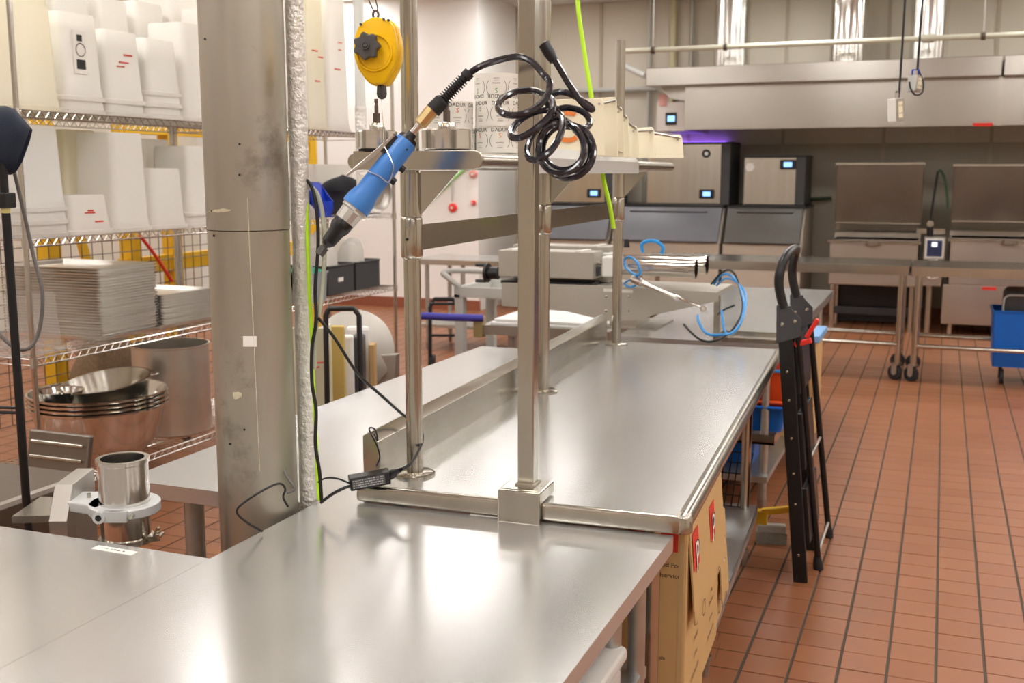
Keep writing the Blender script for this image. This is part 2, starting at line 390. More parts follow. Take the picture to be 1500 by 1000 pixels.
# ---- square post clamped to the front edge
c0 = ml(-.418, .05, HM)
sq = T('square_tool_post', 'square steel tube post standing on the front edge of the work table', 'post', c0, MZ)
part(sq, 'tube', STEEL, MB().bb((-.021, -.021, .03), (.021, .021, 1.75)), local=True, bevel=.003)
part(sq, 'clamp_base', STEEL, MB().bb((-.055, -.062, .004), (.055, .05, .036)).bb((-.055, -.078, -.048), (.055, -.062, .036)), local=True, bevel=.004)
part(sq, 'socket_weld', COLST, MB().bb((-.026, -.026, .034), (.026, .026, .040)), local=True)
hk = part(sq, 'hook_clip', ALU, MB().bb((-.020, -.040, 1.255), (.004, -.021, 1.305)).bb((-.014, -.036, 1.225), (.0, -.024, 1.255)), local=True, bevel=.003)
part(hk, 'clip_screw', BLACKP, MB().cyl((.004, -.03, 1.235), (.012, -.03, 1.235), .008, n=12), local=True)
# ================================================================ FOREGROUND TABLES
HF = .845; FX0, FX1 = -1.488, -.555; FY1 = 2.462
def simple_table(name, label, a, b, h, legs, t=.04, shelf=None, m=STEEL_TOP, legr=.021):
    r = T(name, label, 'table', ((a[0]+b[0])/2, (a[1]+b[1])/2, 0))
    part(r, 'table_top', m, MB().bb((a[0], a[1], h-.003), (b[0], b[1], h)).bb((a[0], a[1], h-t), (b[0], a[1]+.003, h-.003)).bb((a[0], b[1]-.003, h-t), (b[0], b[1], h-.003)).bb((a[0], a[1]+.003, h-t), (a[0]+.003, b[1]-.003, h-.003)).bb((b[0]-.003, a[1]+.003, h-t), (b[0], b[1]-.003, h-.003)))
    for (x, y) in legs:
        lg = part(r, 'leg', GALV, MB().cyl((x, y, .05), (x, y, h-.004), legr, n=16))
        part(lg, 'foot', STEEL_D, MB().lathe([(0, .013), (.0, .017), (.03, .02), (.055, legr+.004), (.07, legr+.004)], (x, y, 0), (x, y, 1), 14))
    if shelf: part(r, 'undershelf', GALV, MB().bb((a[0]+.05, a[1]+.05, shelf-.03), (b[0]-.05, b[1]-.05, shelf)))
    return r
fg = simple_table('prep_table', 'plain stainless prep table butted against the end of the long work table', (FX0, .45), (FX1, FY1), HF, [(FX1-.06, FY1-.10), (FX1-.06, FY1-.31), (FX0+.08, .60), (FX0+.08, FY1-.25), (FX1-.06, .6)])
lt = simple_table('prep_table', 'stainless prep table with a white sticker strip, beside the steel cylinder', (-3.05, .92), (FX0-.001, 1.925), HF, [(-2.95, 1.05), (-2.95, 1.82), (-1.62, 1.05)])
def sticker(c, ang, lg, wd, n, z):
    c = Vector((c[0], c[1], 0)); R = Matrix.Rotation(ang, 3, 'Z')
    s_ = single('sticker', n, 'label', PAPER, MB().box(c+Vector((0, 0, z+.0006)), (lg, wd, .0008), R), loc=(c.x, c.y, z))
    mb = MB(); random.seed(3)
    x = -lg*.3
    while x < lg*.3:
        l = random.uniform(.004, .012); mb.box(c+R@Vector((x, random.uniform(-.002, .002), 0))+Vector((0, 0, z+.0012)), (l, random.uniform(.002, .005), .0003), R); x += l+.005
    part(s_, 'ink_marks', INK, mb)
sticker(G(168, 806, HF), math.radians(-1), .115, .024, 'white sticker strip near the edge of the table beside the steel cylinder', HF)
sticker(G(728, 756, HF), math.radians(3), .14, .022, 'white sticker strip beside the foot of the square post', HF)
# low table behind the column
H3 = .81
t3 = simple_table('side_table', 'worn steel side table running behind the column and the backsplash', (-2.20, 2.46), (-1.475, 5.15), H3, [(-2.06, 2.60), (-1.6, 2.60), (-2.06, 5.0), (-1.6, 5.0)], .045, None, STEEL_TOP, .03)
# ================================================================ COLUMN, PIPES
cc = Vector((-1.605, 2.285, 0))
colm = T('steel_column', 'worn sheet-metal clad column with rust and paint marks', 'column', cc)
def colring(z, r): return [Vector((cc.x+r*math.cos(t), cc.y+r*math.sin(t), z)) for t in [2*math.pi*(i+.5)/40 for i in range(40)]]
part(colm, 'lower_cladding', COLST, MB().quads([colring(0, .100), colring(1.562, .100)]))
part(colm, 'upper_cladding', COLST, MB().quads([colring(1.564, .1015), colring(CEIL, .1015)]))
def oncol(px_, py_, r=.1005):
    d = ray(px_, py_); o2 = Vector((CP.x-cc.x, CP.y-cc.y)); d2 = Vector((d.x, d.y)); a = d2.dot(d2); b = 2*o2.dot(d2); c = o2.dot(o2)-r*r
    disc = b*b-4*a*c
    if disc < 0: return None
    k = (-b-math.sqrt(disc))/(2*a); return CP+d*k
def col_patch(px_, py_, w_, h_, m, name, r=.1022, irr=0.0, seed=1):
    random.seed(seed); vs = []
    n = 14 if irr else 4
    for i in range(n):
        if irr: t = 2*math.pi*i/n; q = 1-irr*random.random(); x, y = px_+w_/2*q*math.cos(t), py_+h_/2*q*math.sin(t)
        else: x, y = px_+(w_/2)*(1, 1, -1, -1)[i], py_+(h_/2)*(1, -1, -1, 1)[i]
        vs.append(oncol(x, y, r))
    if any(v is None for v in vs): return
    n_ = (sum(vs, Vector())/len(vs)-cc); n_.z = 0; n_.normalize()
    part(colm, name, m, MB().prism([v-n_*.002 for v in vs], n_*.0025))
col_patch(366, 500, 20, 15, PAPER, 'tape_square')
col_patch(346, 579, 17, 12, PAINTCHIP, 'glue_patch', irr=.5, seed=4)
col_patch(322, 309, 45, 9, PAINTCHIP, 'paint_smear', irr=.6, seed=5)
col_patch(291, 255, 11, 70, PAINTCHIP, 'paint_smear', irr=.7, seed=6)
col_patch(289, 215, 8, 60, mat('rust', (.25, .11, .04), .8, 0, .4, 40), 'rust_streak', r=.1040, irr=.7, seed=8)
for i, (x, y) in enumerate([(300, 57), (351, 211), (351, 256), (310, 309), (313, 345), (358, 629), (337, 650)]):
    p = oncol(x, y, .1015 if y > 270 else .103); n_ = (p-cc); n_.z = 0; n_.normalize(); part(colm, 'rivet_hole', BLACKP, MB().cyl(p-n_*.001, p+n_*.0008, .0028, n=10))
sp = [oncol(360+(y-236)*.045, y, .1008) for y in range(290, 700, 20)]
part(colm, 'seam', PAINTCHIP, MB().tube(sp, .0012, 6))
def vpipe(name, label, p, z0, z1, r, m, zsplit=None, m2=None):
    r_ = T(name, label, 'pipe', (p[0], p[1], z0))
    random.seed(11)
    rings = []; z = z0; top = zsplit or z1; k = 0
    while z <= top+1e-6:
        rr = r*(1+random.uniform(-.03, .05)); rings.append([Vector((p[0]+rr*(1+.03*random.uniform(-1, 1))*math.cos(t), p[1]+rr*math.sin(t), z)) for t in [2*math.pi*i/20 for i in range(20)]]); z += .045
    part(r_, 'foil_insulation', m, MB().quads(rings))
    part(r_, 'bare_pipe', m2 or m, MB().cyl((p[0], p[1], z0-.0), (p[0], p[1], z1), r*.93, n=24))
    return r_
pp = XP(453, 740, -1.516); pipe_xy = (pp.x, pp.y)
vp1 = vpipe('insulated_pipe', 'foil-wrapped vertical pipe standing between the column and the table end', pipe_xy, 0, CEIL, .0235, FOIL, 2.26, WHITEPIPE)
part(vp1, 'tape_band', FOIL, MB().lathe([(0, .0235), (.0, .0255), (.10, .0255), (.10, .0235)], (pp.x, pp.y, 1.37), (pp.x, pp.y, 3), 20))
p2 = XP(529, 200, -2.9)
vpipe('insulated_pipe', 'thin foil-wrapped vertical pipe behind the hanging yellow balancer', (p2.x, p2.y), 1.60, CEIL, .030, FOIL, 2.05, WHITEPIPE)
# ================================================================ YELLOW BALANCER + TOOL + HOSE
DB = 2.58
def dpx(n, d=DB): return n*d/F
bal = T('tool_balancer', 'yellow spring balancer with dark grey knob hanging on a hook', 'balancer', D(556, 125, DB))
bc = D(553, 76, DB); nb = Vector((-.25, -.97, 0)).normalized()   # faces the camera, slightly turned
nb = (CP-bc); nb.z = 0; nb.normalize(); nb = Matrix.Rotation(math.radians(-14), 3, 'Z')@nb
ub = Vector((-nb.y, nb.x, 0)); ub = ub if ub.dot(RT) > 0 else -ub
def bp(x, y, dd=0): return bc+ub*dpx(x)+Z*dpx(-y)+nb*dd
outl = [(-14, -45), (-4, -49), (4, -49), (14, -46), (22, -44), (28, -36), (32, -22), (34, -5), (33, 10), (28, 25), (20, 38), (13, 48), (-9, 48), (-17, 40), (-27, 25), (-33, 8), (-34, -8), (-31, -24), (-26, -35), (-20, -41)]
part(bal, 'back_shell', YELLOW, MB().prism([bp(x*.99, y, -.045) for x, y in outl], nb*.040), bevel=.006, seg=3)
part(bal, 'front_shell', YELLOW, MB().prism([bp(x*.97-1, y*.98, -.004) for x, y in outl], nb*.022), bevel=.007, seg=3)
part(bal, 'dished_rim', YELLOW, MB().lathe([(.0, .046), (.006, .044), (.006, .040), (.002, .038), (.002, .0)], bp(-2, 2, .018), bp(-2, 2, .1), 40))
kn = MB(); lob = []
for i in range(64):
    t = 2*math.pi*i/64; r = dpx(18+2.0*math.cos(7*t)); lob.append((r*math.cos(t), r*math.sin(t)))
kc = bp(-10, -6, .024)
kn.prism([kc+ub*x+Z*y for x, y in lob], nb*.022)
k_ = part(bal, 'adjusting_knob', KNOB, kn, bevel=.003, seg=2)
part(k_, 'knob_boss', KNOB, MB().lathe([(0, dpx(6)), (.006, dpx(5.5)), (.006, dpx(4)), (.004, dpx(3.6)), (.008, dpx(2.5)), (.008, 0)], kc+nb*.022, kc+nb*.1, 24))
for (x, y) in ((-21, -38), (13, -44), (20, -43)): part(bal, 'shell_screw', KNOB, MB().cyl(bp(x, y, .017), bp(x, y, .0205), dpx(2), n=10))
hk_ = [bp(-4+4*math.cos(t), -54+6*math.sin(t), -.015) for t in [math.radians(a) for a in range(0, 360, 30)]]
part(bal, 'hook_ring', IMPACT, MB().tube(hk_, .003, 8, 2, True).cyl(bp(-3, -50, -.015), bp(-3, -47, -.015), .006))
hw_ = part(bal, 'hanging_wire', IMPACT, MB().tube([bp(-14, -75, -.015), bp(-8, -62, -.015), bp(-4, -59, -.012), bp(-1, -63, -.015), bp(-6, -82, -.015)], .0017, 6, 6))
top = bp(-10, -80, -.015)
part(bal, 'support_rope', IMPACT, MB().cyl(bp(-14, -75, -.015), (top.x, top.y, CEIL), .0017, n=6).cyl(bp(-6, -82, -.015), (top.x, top.y, CEIL), .0017, n=6))
st = bp(3, 48, -.015)
part(bal, 'cable_stopper', KNOB, MB().lathe([(0, .004), (.0, .009), (.006, .0115), (.022, .0125), (.030, .010), (.034, .004), (.034, 0)], st+Z*.003, st-Z*.1, 20))
# tool
DT = 2.52
tool_top = D(606, 193, DT); tool_tip = D(470, 369, DT-.02)
ax = (tool_tip-tool_top); TL = ax.length; ax.normalize()
side = ax.cross((CP-tool_top).normalized()).normalized()
if side.dot(RT) < 0: side = -side
frt = ax.cross(side); frt = frt if frt.dot(CP-tool_top) > 0 else -frt
tool = T('air_screwdriver', 'blue pneumatic screwdriver with black nose hanging at an angle', 'tool', tool_tip)
def tp(t, s=0, f=0): return tool_top+ax*(t*TL)+side*s+frt*f
def lathe_t(prof, n=32): return MB().lathe([(t*TL, r) for t, r in prof], tool_top, tool_tip, n)
part(tool, 'body', BLUE, lathe_t([(.075, .0), (.075, .024), (.09, .0265), (.36, .0275), (.50, .0275), (.56, .033), (.61, .0345), (.635, .0335), (.635, 0)]))
part(tool, 'end_cap', BLACKP, lathe_t([(.015, 0), (.015, .012), (.05, .013), (.05, .0225), (.075, .0245), (.08, 0)]))
part(tool, 'gear_case', TOOLGREY, lathe_t([(.635, .0), (.635, .030), (.655, .0305), (.665, .027), (.745, .0255), (.745, 0)], 12), angle=20)
part(tool, 'nose_sleeve', BLACKP, lathe_t([(.74, 0), (.74, .0225), (.75, .0245), (.80, .024), (.835, .019), (.92, .0165), (.93, .013), (.945, .010), (.945, 0)]))
part(tool, 'bit_holder', KNOB, lathe_t([(.92, .0), (.92, .007), (.945, .008), (.96, .0065), (.96, .0115), (1.02, .0115), (1.02, 0)], 6), angle=20)
part(tool, 'lever', ALU, MB().prism([tp(.10, -.028, .004), tp(.12, -.034, .004), tp(.50, -.062, .004), tp(.51, -.058, .004), tp(.30, -.034, .004)], frt*.014), bevel=.001)
part(tool, 'lever_mount', BLACKP, MB().box(tp(.17, -.026, .008), (.012, .05, .018), Matrix((side, ax, frt)).transposed()))
for t in (.24, .34): part(tool, 'button', BLACKP, MB().cyl(tp(t, .024), tp(t, .038), .0085, n=16))
part(tool, 'suspension_bail', ALU, MB().tube([tp(.20, -.034, .016), tp(.27, .010, .030), tp(.37, .024, .024), tp(.38, .0, .031), tp(.40, -.03, .02)], .0014, 6, 6))
part(tool, 'cap_screw', BLACKP, MB().cyl(tp(.13, .012, .023), tp(.13, .0125, .0265), .0025, n=8))
bail = tp(.20, -.034, .016)
part(bal, 'steel_cable', ALU, MB().tube([st-Z*.03, bail], .0011, 6))
part(bal, 'snap_hook', STEEL_D, MB().tube([bail+Vector((.004*math.cos(a), 0, .022+.020*math.sin(a))) for a in [i*math.pi/5 for i in range(10)]], .0016, 6, 2, True))
# swivel, brass coupling, spring guard, hose coil
hose = T('air_hose', 'black coiled air hose with brass coupling and ribbed strain relief', 'hose', D(800, 250, 2.42))
def dir_lathe(a, b, prof, n=24): return MB().lathe(prof, a, b, n)
q0, q1 = tool_top, D(640, 153, DT-.01); L1 = (q1-q0).length
part(hose, 'swivel', ALU, dir_lathe(q0, q1, [(-.012, 0), (-.012, .0075), (.2*L1, .0075), (.2*L1, .010), (.28*L1, .010), (.28*L1, 0)], 12))
part(hose, 'brass_coupling', BRASS, dir_lathe(q0, q1, [(.26*L1, 0), (.26*L1, .0125), (.30*L1, .0155), (.62*L1, .016), (.66*L1, .0165), (.94*L1, .0155), (.96*L1, .009), (1.12*L1, .009), (1.12*L1, 0)], 8), angle=20)
g0, g1 = D(634, 162, DT-.01), D(688, 106, DT-.02); L2 = (g1-g0).length
prof = [(0, 0), (0, .0185), (.25*L2, .018), (.30*L2, .0135)]
for i in range(10): b_ = .32+.052*i; prof += [(b_*L2, .0095), ((b_+.003)*L2, .0158-.0002*i), ((b_+.023)*L2, .0158-.0002*i), ((b_+.026)*L2, .0095)]
prof += [(.86*L2, .0105), (.87*L2, .0135), (1.0*L2, .0135), (1.0*L2, 0)]
part(hose, 'strain_relief', RUBBER, dir_lathe(g0, g1, prof, 24), angle=25)
def cq(x, y, d): return D(690+x/6.667, 110+y/6.667, d)
hp = [D(680, 114, DT-.02), D(700, 99, 2.50), D(727, 89, 2.49), D(757, 83, 2.47), D(778, 90, 2.45), D(795, 108, 2.43)]
seq = [(760, 60, 2.42), (762, 160, 2.40), (690, 270, 2.37), (590, 345, 2.35), (470, 388, 2.34), (345, 385, 2.35), (272, 338, 2.38), (272, 272, 2.42), (340, 205, 2.455), (455, 158, 2.48), (590, 150, 2.49), (700, 178, 2.47), (780, 235, 2.44), (800, 310, 2.41), (765, 395, 2.38), (685, 480, 2.36), (580, 560, 2.35), (470, 612, 2.35), (398, 605, 2.37), (395, 545, 2.40), (450, 462, 2.44), (560, 388, 2.48), (690, 345, 2.50), (805, 348, 2.49), (880, 400, 2.46), (895, 500, 2.42), (855, 620, 2.385), (775, 740, 2.36), (680, 812, 2.35), (600, 828, 2.36), (550, 780, 2.38), (552, 690, 2.41), (600, 590, 2.45), (690, 480, 2.49), (790, 425, 2.515), (890, 430, 2.52)]
R_ = [(880, 715, 235, 2.43), (945, 730, 250, 2.455), (905, 690, 205, 2.48), (930, 700, 240, 2.50)]
hp += [cq(*s_) for s_ in seq]
for k, (cx, cy, rr, dd) in enumerate(R_):
    for a in range(-55, 305, 30):
        t = math.radians(a)
        x_ = cx+rr*math.cos(t)*(1.0 if k else .95); y_ = cy+rr*math.sin(t)*(1.05)+(k*12)
        hp.append(cq(x_, y_, dd-.055*math.sin(t+.6)))
hp += [cq(*s_) for s_ in [(1080, 520, 2.48), (1150, 490, 2.50), (1150, 420, 2.51), (1080, 352, 2.52), (950, 318, 2.53), (850, 330, 2.53), (770, 310, 2.52), (745, 240, 2.51), (800, 185, 2.50), (890, 165, 2.48), (990, 190, 2.46), (1090, 255, 2.44), (1165, 310, 2.43), (1180, 335, 2.425), (1130, 310, 2.42), (1060, 240, 2.42), (1010, 165, 2.42), (955, 85, 2.42), (905, 0, 2.42)]]
hp += [D(815, 92, 2.42), D(806, 78, 2.42)]
part(hose, 'coiled_tube', HOSE, MB().tube(hp, .0078, 10, 6))
part(hose, 'end_fitting', BLACKP, MB().lathe([(0, 0), (0, .010), (.02, .0135), (.045, .0135), (.047, .010), (.030, .009), (.03, 0)], D(812, 90, 2.42), D(792, 56, 2.42), 18))
part(hose, 'end_ferrule', ALU, MB().cyl(D(801, 71, 2.42), D(796, 63, 2.42), .0085, n=16))
# ================================================================ WIRE RACKS ON THE LEFT
RX = -3.85; RY = 3.77; RLEN = 1.80; RDEP = .61
SH = (.22, .855, 1.405, 1.985)
def rack_shelf(z):
    mb = MB(); x0, x1, y0, y1 = -RDEP+.013, -.013, .013, RLEN-.013
    for zz in (z-.004, z-.034):
        for a, b in (((x1, y0), (x1, y1)), ((x0, y0), (x0, y1)), ((x0, y0), (x1, y0)), ((x0, y1), (x1, y1))): mb.cyl((*a, zz), (*b, zz), .0034, n=6)
    for xx in (x0, x1):
        n = 32
        for i in range(n):
            ya, yb = y0+(y1-y0)*i/n, y0+(y1-y0)*(i+1)/n
            mb.cyl((xx, ya, z-.034), (xx, (ya+yb)/2, z-.004), .0026, n=5, caps=False).cyl((xx, (ya+yb)/2, z-.004), (xx, yb, z-.034), .0026, n=5, caps=False)
    n = 46
    for i in range(1, n):
        y = y0+(y1-y0)*i/n; mb.cyl((x0, y, z-.002), (x1, y, z-.002), .0021, n=5, caps=False)
    for k in range(1, 4): x = x0+(x1-x0)*k/4; mb.cyl((x, y0, z-.008), (x, y1, z-.008), .0030, n=5, caps=False)
    return mb
def wire_rack(label, y0, group=None):
    r = T('wire_shelf_rack', label, 'shelf', (RX, y0, 0), 0, group)
    for x in (-.013, -RDEP+.013):
        for y in (.013, RLEN-.013):
            mb = MB().cyl((x, y, .02), (x, y, 2.45), .0127, n=12)
            for k in range(1, 90): mb.cyl((x, y, .03+k*.0265), (x, y, .032+k*.0265), .0133, n=10, caps=False)
            p = part(r, 'post', CHROME, mb, local=True)
            part(p, 'foot', BLACKP, MB().cyl((x, y, 0), (x, y, .022), .016, n=12), local=True)
    for z in SH:
        p = part(r, 'shelf', CHROME, rack_shelf(z), local=True)
        for x in (-.013, -RDEP+.013):
            for y in (.013, RLEN-.013): part(p, 'collar', CHROME, MB().cyl((x, y, z-.042), (x, y, z+.004), .019, .0165, n=12), local=True)
    return r
wire_rack('chrome wire rack loaded with white tubs and sheet pans', RY)
wire_rack('chrome wire rack holding black crates and a blue bin', RY+RLEN+.01)
# ---- storage tubs (upside down, stacked)
def tub_mesh(w_, d_, h, m, name='storage_tub'):
    mb = MB(); t = .88
    def lp(k, z, inset=0): return [Vector((x, y, z)) for x, y in rrect(w_*k-inset, d_*k-inset, .035*k)]
    mb.quads([lp(1.0, 0), lp(1.06, 0), lp(1.06, .018), lp(1.0, .022), lp(.985, .055), lp(.965, .06), lp(t, h-.012), lp(t-.03, h)], close_ends=False)
    n = len(lp(1, 0)); mb.add(lp(t-.03, h), [tuple(range(n))])
    me = mb.mesh(name, m, angle=40); return me
TUBS = {}
def tub(x, y, z, w_, d_, h, m, label, group, rz=0):
    key = (round(w_, 2), round(d_, 2), round(h, 2), m.name)
    if key not in TUBS: TUBS[key] = tub_mesh(w_, d_, h, m)
    o = bpy.data.objects.new('storage_tub', TUBS[key]); COL.objects.link(o); o.location = (x, y, z); o.rotation_euler = (0, 0, rz)
    tag(o, label, 'tub', group); return o
def tub_at(px0, px1, ytop, sh, X0, m, what, n=1, gap=.062, mark=None):
    """stack of n nested tubs between two pixel columns on shelf sh, front face near X0"""
    z0 = SH[sh]; xm = (px0+px1)/2; p = XP(xm, 250, X0); d = dep((p.x, p.y, z0)); wd = (px1-px0)*d/F/1.36
    h = (H+(254-ytop)/F*.988*d)-z0 if ytop is not None else .3
    h1 = h-(n-1)*gap; g = 'white tubs on the wire racks'
    where = ('top' if sh == 3 else 'second highest')
    for k in range(n):
        lab = f'{what} on the {where} wire shelf' if n == 1 else f'{what}, {("lowest", "middle", "upper", "top")[k if k < n-1 else 3]} of its stack on the {where} wire shelf'
        o = tub(p.x-wd*.35, p.y, z0+.001+k*gap, wd, wd, max(.12, h1), m, lab, g, random.uniform(-.04, .04))
    top = o
    if mark:
        f = Vector((p.x-wd*.35, p.y, z0+(n-1)*gap)); mb = MB(); rng = random.Random(int(px0)); xx = f.x+wd*.475
        for q in range(rng.randint(2, 4)):
            zz = f.z+max(.12, h1)*rng.uniform(.25, .8); yy = f.y+rng.uniform(-.25, .25)*wd
            k = 1-.13*(zz-f.z)/max(.12, h1); mb.bb((f.x+wd*.5*k-.001, yy, zz), (f.x+wd*.5*k+.0022, yy+rng.uniform(.02, .05), zz+rng.uniform(.004, .009)))
        pm = mb.mesh('volume_marks', mark, top.location); po = bpy.data.objects.new('volume_marks', pm); COL.objects.link(po); po.parent = top
def pxof(x, y):
    q = Vector((x, y, 1.5))-CP; return 750+F*q.dot(RT)/q.dot(FW)
LOOKS = {}
def tub_row(sh, X0, y0, wd, spec):
    """spec: (top pixel row, material, look, nested count, marks) packed along the shelf"""
    rng = random.Random(sh*10+int(-X0*100)); y = y0; where = 'top' if sh == 3 else 'second'
    for (yt, m, look, n, mark) in spec:
        yc = y+wd/2; d = dep((X0, yc, SH[sh])); h = (H+(254-yt)/F*.988*d)-SH[sh]; gap = .06; h1 = max(.12, h-(n-1)*gap)
        h1 = min(h1, (2.9 if sh == 3 else SH[sh+1]-.05)-SH[sh]-(n-1)*gap)
        for k in range(n):
            lab = f'{look} on the {where} wire shelf' if n == 1 else f'{look} on the {where} wire shelf, {("lowest", "middle", "topmost")[k if k < n-1 else 2]} in its stack'
            o = tub(X0, yc, SH[sh]+.001+k*gap, wd*.93, wd*.93, h1, m, lab, 'white tubs on the wire racks', rng.uniform(-.03, .03))
        if mark:
            mb = MB(); w9 = wd*.93
            for q in range(3):
                t = rng.uniform(.3, .8); zz = o.location.z+h1*t; yy = yc+rng.uniform(-.3, .15)*w9; xx = X0+w9*(.5-.058*t)
                mb.box((xx+.001, yy+.03, zz), (.006, rng.uniform(.03, .07), rng.uniform(.004, .008)))
            po = bpy.data.objects.new('volume_marks', mb.mesh('volume_marks', mark, (X0, yc, o.location.z))); COL.objects.link(po); po['kind'] = 'stuff'; po.parent = o; po.matrix_parent_inverse = Matrix.Rotation(-o.rotation_euler.z, 4, 'Z')
        y += wd
yA = RY+.02
tub_row(3, -4.01, yA, .293, [(12, PPY, 'cream rounded tall tub', 1, None), (25, PPW, 'white tub with black label', 2, None), (50, PPW, 'white tub with red marks', 2, REDINK), (62, PPW, 'squat ivory tub', 3, None), (40, PPW, 'plain white tub', 1, None), (20, PPW, 'white tub behind the column', 1, None)])
tub_row(3, -4.31, yA, .293, [(-30, PPY, 'aged cream rear tub', 1, None), (-30, PPY, 'tall aged cream rear tub', 2, None), (-25, PPW, 'white red-lined rear tub', 2, REDINK), (5, PPW, 'bluish white rear tub', 1, None), (10, PPW, 'plain white rear tub', 1, None), (-10, PPW, 'tall white rear tub', 1, None)])
tub_row(3, -4.01, yA+RLEN+.01, .295, [(-10, PPW, 'tall white tub beside the foil pipe', 1, REDINK), (-15, PPW, 'tall cream tub with red logo', 1, REDINK), (-15, PPY, 'tall ivory tub with red print', 1, REDINK), (-10, PPW, 'tall white tub with red scribbles', 1, REDINK)])
tub_row(3, -4.31, yA+RLEN+.01, .295, [(-20, PPW, 'white rear tub by the foil pipe', 1, None), (-18, PPY, 'cream rear tub', 1, None), (-10, PPW, 'white end rear tub', 1, None)])
tub_row(2, -4.01, yA, .293, [(185, PPC, 'frosted clear tub', 3, None), (285, PPW, 'low white tub with red marks', 1, REDINK), (196, PPW, 'bright white tub', 1, None), (247, PPW, 'small grey white tub', 1, None), (215, PPW, 'white tub by the column', 2, None), (220, PPW, 'white tub hidden by the column', 1, None)])
tub_row(2, -4.31, yA, .293, [(190, PPW, 'white rear tub', 2, None), (187, PPY, 'pale yellow rear tub', 2, None), (192, PPY, 'yellowish rear tub', 1, None), (205, PPW, 'pinkish white rear tub', 2, None), (205, PPW, 'plain rear tub', 1, None)])
# black print label on its tub
p = XP(117, 70, -3.872); lb = T('printed_label', 'black printed label on the white tub beside aged cream tubs', 'label', p)
part(lb, 'print_block', INK, MB().bb(p+Vector((.002, -.028, -.10)), p+Vector((.004, .028, -.055))))
part(lb, 'print_block', INK, MB().bb(p+Vector((.002, -.02, .03)), p+Vector((.004, .012, .06))))
part(lb, 'print_ring', INK, ring_arc(MB(), p+Vector((.004, 0, -.01)), (0, 1, 0), (0, 0, 1), .03, .004, 0, 6.283, 24))
part(lb, 'label_sheet', PAPER, MB().bb(p+Vector((-.012, -.04, -.12)), p+Vector((.001, .04, .08))))
# ---- sheet pans
def pan_mesh():
    w_, d_, h = .457, .66, .0245; mb = MB()
    def lp(a, b, z, r): return [Vector((y, x, z)) for x, y in rrect(a, b, r)]
    mb.quads([lp(w_-.056, d_-.056, .0, .02), lp(w_-.034, d_-.034, h-.0035, .022), lp(w_, d_, h-.0035, .03), lp(w_, d_, h, .03), lp(w_-.012, d_-.012, h, .026), lp(w_-.036, d_-.036, .0025, .02)], close_ends=False)
    n = len(lp(1, 1, 0, .1)); a = lp(w_-.056, d_-.056, .0, .02); mb.add(a, [tuple(range(n))]); a = lp(w_-.036, d_-.036, .0025, .02); mb.add(a, [tuple(range(n))])
    return mb.mesh('sheet_pan', PANALU, angle=30)
pme = pan_mesh(); rng = random.Random(2)
pc = XP(148, 470, -3.92); PYc = pc.y+.4570/2
def pans(cy, n, dz, lab, grp, cx):
    for k in range(n):
        o = bpy.data.objects.new('sheet_pan', pme); COL.objects.link(o)
        o.location = (cx+rng.uniform(-.004, .004), cy+rng.uniform(-.003, .003), SH[1]+.001+k*dz); tag(o, lab, 'tray', grp)
pans(PYc, 25, .0145, 'aluminium sheet pan in the tall stack on the wire shelf', 'tall stack of sheet pans', -3.92-.33)
pans(PYc+.475, 12, .0150, 'aluminium sheet pan in the short stack beside the column', 'short stack of sheet pans', -3.92-.33)
# clear tub on pan shelf
pcx = XP(62, 490, -3.93); cm = T('clear_container', 'clear plastic container turned upside down before the sheet pans', 'container', (pcx.x-.12, pcx.y-.02, SH[1]+.001))
cmo = bpy.data.objects.new('body', tub_mesh(.27, .30, .285, PC, 'body')); COL.objects.link(cmo); cmo.parent = cm
part(cm, 'rim', PC, MB().tube([(x, y, .01) for x, y in rrect(.285, .315, .04)], .006, 8, 0, True), local=True)
# bottom shelf: bowls, colander, stock pot, ribbed pan
bc_ = XP(150, 600, -4.0); BX, BY = bc_.x-.02, bc_.y
br = .335; RIMZ = .60
for k in range(4):
    zb = SH[0]+.002+k*.022; hh = RIMZ-SH[0]-4*.022
    prof = [(0, 0), (0, br*.45), (.03, br*.62), (hh*.45, br*.86), (hh*.97, br*.985), (hh, br), (hh+.004, br+.014), (hh+.013, br+.014), (hh+.012, br), (hh*.45, br*.85), (.032, br*.6), (.004, br*.43), (.004, 0)]
    single('mixing_bowl', 'large polished steel mixing bowl, '+('lowest', 'second', 'third', 'topmost')[k]+' of the nested bowls', 'bowl', POLISH, MB().lathe(prof, (BX, BY, zb), (BX, BY, 9), 48), loc=(BX, BY, zb), group='nested mixing bowls')
co = T('colander', 'perforated steel colander tipped inside the nested bowls', 'colander', (BX+.02, BY+.05, RIMZ-.16))
tilt = Vector((-.05, -.14, 1)).normalized(); cb = Vector((BX+.03, BY+.05, RIMZ-.10)); cr = .225
_, cu, cv = MB().frame(tilt)
part(co, 'body', STEEL, MB().lathe([(0, 0), (0, cr*.72), (.02, cr*.84), (.135, cr), (.138, cr+.008), (.142, cr+.008), (.142, cr-.003), (.02, cr*.81), (.005, cr*.70), (.005, 0)], cb, cb+tilt, 40))
hb = MB()
for row in range(5):
    for i in range(60):
        a = 2*math.pi*(i+.5*(row % 2))/60; r = cr*(.86+.02*row); e = cu*math.cos(a)+cv*math.sin(a); p = cb+tilt*(.032+.018*row)+e*r
        hb.cyl(p, p+e*.0022, .0036, n=6)
part(co, 'perforations', BLACKP, hb)['kind'] = 'stuff'
for sgn in (1, -1):
    e = (Vector((.55, .83, 0))*sgn); e = (e-tilt*e.dot(tilt)).normalized(); tt = tilt.cross(e); p = cb+tilt*.12+e*cr
    part(co, 'handle', STEEL, MB().tube([p-tt*.045, p-tt*.04+e*.035, p+tt*.04+e*.035, p+tt*.045], .0045, 8, 5))
